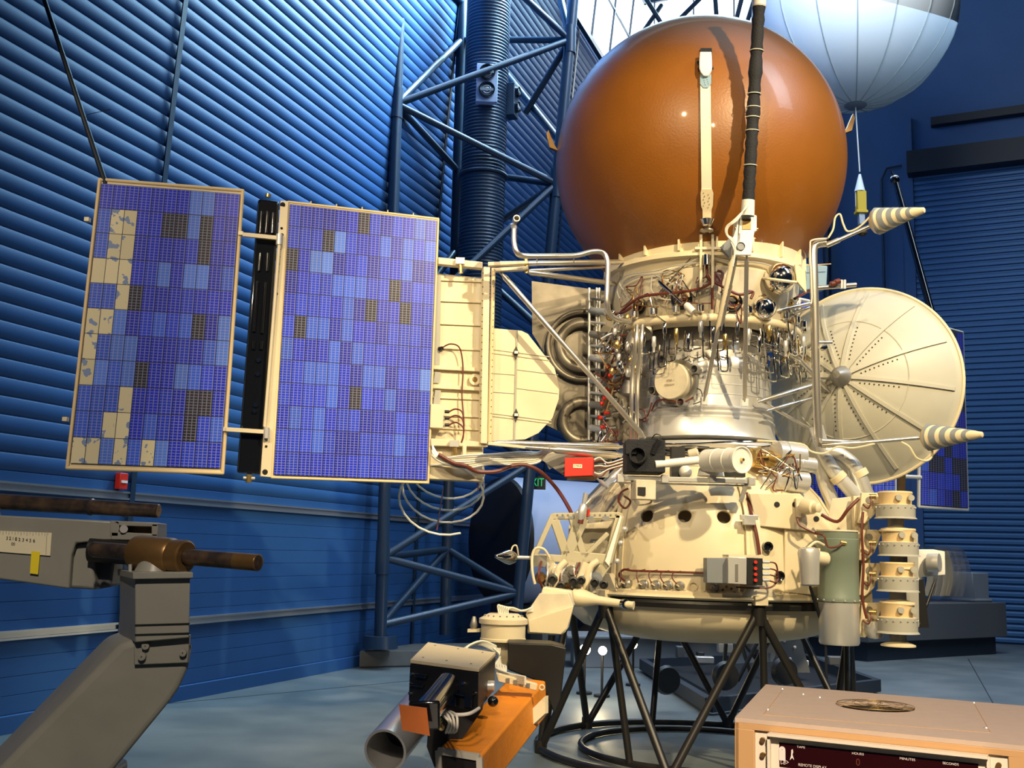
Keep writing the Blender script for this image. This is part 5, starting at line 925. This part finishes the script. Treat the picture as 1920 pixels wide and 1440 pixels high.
# ================================================================== STAND
SD = thing('tubular_stand', (AX, AY, 0), 'black steel tube stand with splayed legs carrying the space probe', 'stand')
def sp(b, name, **k): return b.make(name, 'blackm', SD, **k)
sp(B().lathe([(1.05, 1.262), (1.175, 1.262), (1.185, 1.24), (1.175, 1.205), (1.05, 1.205), (1.05, 1.262)], (AX, AY, 0), seg=96), 'support_ring')
sp(B().ring((AX, AY, .032), (0, 0, 1), 1.36, .03, 96, 10), 'floor_ring')
for k in range(6):
    a = -80+60*k; p = CZ(a, 1.16, 1.2)
    for da in (-30, 30): sp(B().cyl(p, CZ(a+da, 1.36, .03), .031, seg=14), 'leg')
    if k in (0, 5, 1, 3): sp(B().cyl(p+V((.03, 0, 0)), CZ(a+7, 1.0, .03), .028, seg=14), 'leg')
    sp(B().cyl(CZ(a+30, 1.36, 0), CZ(a+30, 1.36, .10), .05, seg=16), 'foot')
    sp(B().cyl(CZ(a, 1.16, 1.10), CZ(a, 1.16, 1.23), .05, seg=16), 'leg_socket')
sp(B().cyl(A(1035, 1190, 8.9), CZ(-170, 1.36, .03), .031, seg=14), 'leg')
sp(B().ring((AX, AY, .028), (0, 0, 1), 1.0, .026, 96, 10), 'inner_floor_ring')
# ================================================================== FOREGROUND: electronics cabinet
zt = 1.15
FL, FR, BLp = G(1378, 1345, zt), G(1925, 1399, zt), G(1436, 1283, zt)
u = (FR-FL).normalized(); v = V((-u.y, u.x, 0)); dp = (BLp-FL).dot(v); shear = (BLp-FL).dot(u)
Wd = 1.02; u2 = (u+v*0).normalized()
Cb = thing('electronics_cabinet', (FL.x, FL.y, .4), 'tan metal electronics cabinet with a round fan grille on its top', 'cabinet')
C0 = FL; v2 = (BLp-FL)
def CT(a, c, dz=0): return C0+u*a+v2*c+V((0, 0, dz))
def hole_plate():      # top plate with a round hole
    c = G(1641, 1325, zt); R_ = .115; n = 48; b = B()
    co = [CT(0, 0), CT(Wd, 0), CT(Wd, 1), CT(0, 1)]; vs = []
    inn = [c+V((math.cos(2*PI*i/n)*R_, math.sin(2*PI*i/n)*R_, 0)) for i in range(n)]
    out = []
    for p in inn:
        d = (p-c).normalized(); t = 9
        for i in range(4):
            a, e = co[i], co[(i+1) % 4]; ed = e-a; nn = V((ed.y, -ed.x, 0)); dn = d.dot(nn)
            if dn > 1e-6: t = min(t, (a-c).dot(nn)/dn)
        out.append(c+d*t)
    for q in co:
        i = min(range(n), key=lambda k: -((out[k]-c).normalized().dot((q-c).normalized()))); out[i] = q
    dn = V((0, 0, -.012)); vs = inn+out+[p+dn for p in inn]+[p+dn for p in out]
    fs = []
    for i in range(n):
        j = (i+1) % n; fs += [(i, j, n+j, n+i), (2*n+i, 3*n+i, 3*n+j, 2*n+j), (i, 2*n+i, 2*n+j, j), (n+i, n+j, 3*n+j, 3*n+i)]
    b.add(vs, fs); b.make('top_panel', 'tan', Cb, ang=30)
    B().lathe([(R_*.99, -.012), (R_*.99, -.10), (.002, -.10)], c, (0, 0, 1), 40).make('fan_well', 'black', Cb)
    g = B()
    for r_ in (.115, .092, .069, .046, .023): g.ring(c+V((0, 0, .006+.006*(1-r_/.115))), (0, 0, 1), r_, .0006 if r_ < .11 else .0012, 48, 6)
    for k in range(4):
        a = PI/4*k+.3; d = V((math.cos(a), math.sin(a), 0)); g.cyl(c-d*.117+V((0, 0, .004)), c+d*.117+V((0, 0, .004)), .0009, seg=6)
    g.make('fan_grille', 'gold', Cb)
    for k in range(5): a = 2*PI*k/5; d = V((math.cos(a), math.sin(a), 0)); B().box(c+d*.055+V((0, 0, -.05)), d*.045, V((-d.y, d.x, .5)).normalized()*.03, (0, 0, .002)).make('fan_blade', 'black', Cb)
hole_plate()
b = B(); b.prism([CT(0, 0, -.012), CT(0, 1, -.012), CT(0, 1, -.75), CT(0, 0, -.75)], u*.01); b.make('side_panel', 'tanf', Cb)
b = B(); b.prism([CT(0, 1, -.012), CT(Wd, 1, -.012), CT(Wd, 1, -.75), CT(0, 1, -.75)], -v*.01); b.make('back_panel', 'tanf', Cb)
FN = -v
def CF(a, z, off=0):
    if -.7 < z < -.07: z += .046
    return C0+u*a+V((0, 0, z))+FN*off
b = B()  # front surround
a0, a1 = .055, Wd
b.prism([CF(0, -.012), CF(Wd, -.012), CF(Wd, -.075), CF(0, -.075)], -FN*.012)
b.prism([CF(0, -.075), CF(a0, -.075), CF(a0, -.75), CF(0, -.75)], -FN*.012)
b.prism([CF(.70, -.075), CF(Wd, -.075), CF(Wd, -.75), CF(.70, -.75)], -FN*.012); b.make('front_frame', 'tanf', Cb, bev=.002)
for x in (.055, .655):
    r_ = B(); r_.prism([CF(x, -.077, -.01), CF(x+.045, -.077, -.01), CF(x+.045, -.75, -.01), CF(x, -.75, -.01)], -FN*.006); r_ = r_.make('rack_rail', 'panelw', Cb)
    for zz in (-.10, -.14): B().cyl(CF(x+.022, zz, -.011), CF(x+.022, zz, .002), .007, seg=12).make('rail_screw', 'bronze', r_)
b = B(); b.prism([CF(.10, -.080, .004), CF(.655, -.080, .004), CF(.655, -.75, .004), CF(.10, -.75, .004)], -FN*.02); fp = b.make('display_panel', 'panelw', Cb, bev=.002)
b = B(); b.beam(CF(.10, -.079, .018), CF(.655, -.079, .018), .03, .008); b.beam(CF(.10, -.079, .015), CF(.10, -.75, .015), .008, .012, up=FN); b.beam(CF(.655, -.079, .015), CF(.655, -.75, .015), .008, .012, up=FN); b.make('bezel', 'panelw', fp)
b = B(); b.prism([CF(.125, -.100, .0055), CF(.63, -.100, .0055), CF(.63, -.165, .0055), CF(.125, -.165, .0055)], -FN*.004); b.make('display_window', 'display', fp, bev=.001)
def ctx(s_, a, z, h, wd, m='inkw'): text(s_, 'lettering', CF(a, z, .0058), u, (0, 0, 1), h, m, fp, wd=wd)
ctx('TAPE', .185, -.1065, .006, .022); ctx('HOURS', .335, -.1075, .006, .030); ctx('MINUTES', .46, -.1075, .006, .038); ctx('SECONDS', .565, -.1075, .006, .038)
ctx('REMOTE DISPLAY', .215, -.153, .007, .075)
b = B(); c = CF(.134, -.118, .007)
b.lathe([(.0085, 0), (.0085, .0008), (.001, .0008)], c, FN, 20); b.box(c+V((0, 0, -.015)), u*.0085, FN*.0006, (0, 0, .014)); b.make('logo_mark', 'inkw', fp)
b = B(); c = CF(.160, -.128, .007); b.add([c+u*p[0]*.001+V((0, 0, p[1]*.001)) for p in ((-6, -16), (-2, -4), (-1, 12), (3, 14), (4, 6), (2, 0), (6, -14), (1, -9))], [(0, 1, 7), (1, 2, 3), (1, 3, 4), (1, 4, 5), (5, 6, 7), (1, 5, 7)]); b.make('figure_mark', 'inkw', fp)
b = B()
for k in (0, .008):
    c = CF(.130+k, -.150, .0065); T3 = [c+V((0, 0, .007)), c-V((0, 0, .007)), c+u*.013]; 
    for i in range(3): b.cyl(T3[i], T3[(i+1) % 3], .0007, seg=5)
b.make('logo_triangles', 'inkw', fp)
ctx('0', .335, -.130, .018, .010, 'wire')
for px, py in ((1467, 1292), (1440, 1331), (1826, 1318), (1849, 1365), (1537, 1308), (1506, 1302)):
    c = G(px, py, zt); B().lathe([(.007, 0), (.006, .003), (.001, .0035)], c, (0, 0, 1), 14, caps=False).make('lid_screw', 'silver', Cb)
b = B(); b.beam(G(1467, 1294, zt+.0004), G(1431, 1340, zt+.0004), .002, .001); b.beam(G(1827, 1320, zt+.0004), G(1858, 1374, zt+.0004), .002, .001); b.beam(G(1431, 1340, zt+.0004), G(1858, 1374, zt+.0004), .002, .001); b.make('panel_joint', 'tanf', Cb)
b = B(); b.cyl(C0+V((.5, .2, -.75)), (C0.x+.5, C0.y+.2, 0), .25); b.make('pedestal', 'plinth2', Cb)
# ================================================================== FOREGROUND LEFT: grey machine
Mc = thing('grey_machine_mount', G(60, 1500, 0), 'grey painted steel machine arm with a rod and ruler scale at the left edge', 'machine')
YA = 3.6
def prism_px(pts, Y, dy, **k): return B().prism([A(x, y, Y) for x, y in pts], (0, dy, 0))
arm = [(-60, 1500), (205, 1208), (222, 1198), (352, 1198), (362, 1203), (357, 1250), (335, 1300), (300, 1338), (150, 1500)]
a = B().prism([A(x, y, YA) for x, y in [(-60, 1500), (0, 1440), (227, 1207), (252, 1200), (358, 1200), (362, 1212), (355, 1252), (338, 1290), (322, 1314), (170, 1500)]], V((-.155, .30, 0))).make('leaning_arm', 'greyp', Mc, bev=.022, seg=4)
b = B(); b.prism([A(253, 1205, 3.56), A(355, 1196, 3.56), A(357, 1076, 3.56), A(254, 1076, 3.56)], V((-.150, .28, 0))); b.make('riser_block', 'greyp', Mc, bev=.004)
b = B(); b.prism([A(251, 1247, 3.585), A(352, 1243, 3.585), A(355, 1190, 3.585), A(251, 1195, 3.585)], V((-.003, .03, 0))); pl = b.make('cover_plate', 'greyp', Mc, bev=.003)
for px, py, r_ in ((273, 1211, .013), (266, 1231, .014), (343, 1224, .013)):
    c = A(px, py, 3.578); B().lathe([(.002, -.002), (r_, -.004), (r_*.9, .006), (.002, .007)], c, (.1, -1, 0), 16).make('bolt', 'greyp', pl)
b = B(); b.prism([A(249, 1086, 3.54), A(362, 1084, 3.54), A(362, 1073, 3.54), A(249, 1073, 3.54)], V((-.16, .31, 0))); b.make('top_plate', 'greyp', Mc, bev=.002)
for py in (1172, 1190):
    b = B(); b.beam(A(253, py, 3.557), A(356, py-3, 3.557), .002, .004); b.make('crack_line', 'black', Mc)
b = B(); b.cyl(A(290, 1078, 3.68), A(292, 1050, 3.68), .072, .05, seg=28); b.make('boss', 'greyp', Mc, bev=.004)
for px in (244, 348): B().cyl(A(px, 1074, 3.66), A(px, 1058, 3.66), .006).make('stud', 'silver', Mc)
r0, r1 = A(175, 1030, 3.80), A(484, 1055, 3.52); rd = (r1-r0).normalized()
B().cyl(r0, r1, .027, seg=28).make('main_rod', 'rust', Mc, bev=.003)
B().cyl(r1-rd*.09, r1+rd*.002, .0275, seg=28).make('rod_tip', 'bronze', Mc, bev=.003)
B().lathe([(.0275, 0), (.02, .004), (.006, .003), (.001, .001)], r1, rd, 20).make('rod_face', 'rust', Mc)
c0_, c1_ = A(256, 1037, 3.72), A(326, 1042, 3.66)
b = B(); b.lathe([(.028, 0), (.058, .0), (.060, .01), (.060, .15), (.054, .16), (.056, .17), (.056, .21), (.05, .215), (.028, .215)], c0_, rd, 32); b.make('bronze_collar', 'bronze', Mc)
YB = 3.9
pts = [(-60, 975), (212, 976), (212, 1012), (180, 1016), (140, 1020), (132, 1035), (145, 1075), (170, 1107), (-60, 1085)]
b = B(); b.prism([A(x, y, YB) for x, y in [(-80, 962), (212, 977), (214, 1012), (142, 1018), (134, 1040), (130, 1104), (-80, 1075)]], (-.03, .26, 0)); b.make('box_beam', 'greyp', Mc, bev=.006)
b = B(); b.prism([A(x, y, YB-.002) for x, y in [(208, 976), (296, 980), (296, 988), (225, 986)]], (-.03, .2, 0)); b.prism([A(x, y, YB-.002) for x, y in [(208, 997), (296, 1001), (295, 1014), (208, 1012)]], (-.03, .2, 0)); b.prism([A(x, y, YB-.002) for x, y in [(284, 982), (296, 982), (296, 1006), (284, 1006)]], (-.03, .2, 0)); b.prism([A(x, y, YB-.002) for x, y in [(206, 976), (224, 977), (222, 1006), (206, 1006)]], (-.03, .2, 0)); b.make('guide_end', 'greyp', Mc, bev=.003)
b = B(); b.prism([A(x, y, YB+.06) for x, y in [(214, 980), (292, 982), (292, 1004), (214, 1002)]], (-.01, .1, 0)); b.make('slot', 'bronze', Mc)
B().cyl(A(232, 992, YB-.01), A(232, 992, YB+.05), .014).make('slot_pin', 'silver', Mc)
b = B()
for i in range(10):
    a = PI*i/9
bl = [(140, 1018), (176, 1014), (172, 1040), (174, 1070), (182, 1106), (150, 1104), (128, 1103), (132, 1060)]
b.prism([A(x, y, YB+.03) for x, y in bl], (-.02, .2, 0)); b.make('curved_bracket', 'greyp', Mc, bev=.012)
b = B(); b.prism([A(x, y, YB+.08) for x, y in [(182, 1014), (246, 1018), (215, 1050), (208, 1100), (176, 1106), (172, 1060)]], (-.02, .16, 0)); b.make('inner_web', 'plinth', Mc, bev=.01)
B().cyl(A(170, 1030, YB+.02), A(250, 1036, YB+.02), .045).make('hub', 'black', Mc)
q = [A(-60, 993, YB-.006), A(97, 999, YB-.006), A(94, 1042, YB-.006), A(-60, 1030, YB-.006)]
b = B(); b.prism(q, (0, .004, 0)); rs = b.make('ruler_scale', 'paper', Mc)
xd = (q[1]-q[0]).normalized(); yd = (q[1]-q[2]).normalized(); nd = xd.cross(yd)
b = B(); 
for i in range(22): p = A(90-i*5.6, 999.2-i*.2, YB-.007); b.beam(p, p-yd*(.012 if i % 2 else .008), .0012, .0006)
b.beam(A(88, 1000, YB-.007), A(86, 1040, YB-.007), .001, .0006); b.make('tick_marks', 'ink', rs)
for i, ch in enumerate('6543210123'): text(ch, 'scale_digit', A(64-i*(6.8 if i < 6 else 5.6), 1014-i*.55, YB-.0065), xd, yd, .0115, 'ink', rs)
text('00', 'scale_digit', A(25, 1020, YB-.0065), xd, yd, .010, 'ink', rs)
b = B(); b.prism([A(59, 1033, YB-.008), A(75, 1035, YB-.008), A(71, 1077, YB-.010), A(56, 1075, YB-.010)], (0, .002, 0)); b.make('tag_strip', 'yellow', Mc, label='yellow paper tag')
ur0, ur1 = A(-80, 936, 4.25), A(298, 958, 4.15); ud = (ur1-ur0).normalized()
b = B(); L = (ur1-ur0).length; b.lathe([(.002, 0), (.032, 0), (.030, L*.66), (.033, L*.665), (.033, L*.675), (.029, L*.68), (.029, L*.82), (.031, L*.84), (.027, L*.86), (.027, L-.004), (.022, L), (.002, L)], ur0, ud, 24); b.make('upper_rod', 'rust', Mc)
B().cyl(A(-20, 958, 4.2), A(-20, 980, 4.0), .04).make('rod_clamp', 'greyp', Mc)
p = A(-30, 1500, 3.7); B().prism([(p.x-.5, p.y-.1, 0), (p.x+.3, p.y-.1, 0), (p.x+.3, p.y+.5, 0), (p.x-.5, p.y+.5, 0)], (0, 0, p.z+.05)).make('floor_pedestal', 'greyp', Mc, bev=.02)
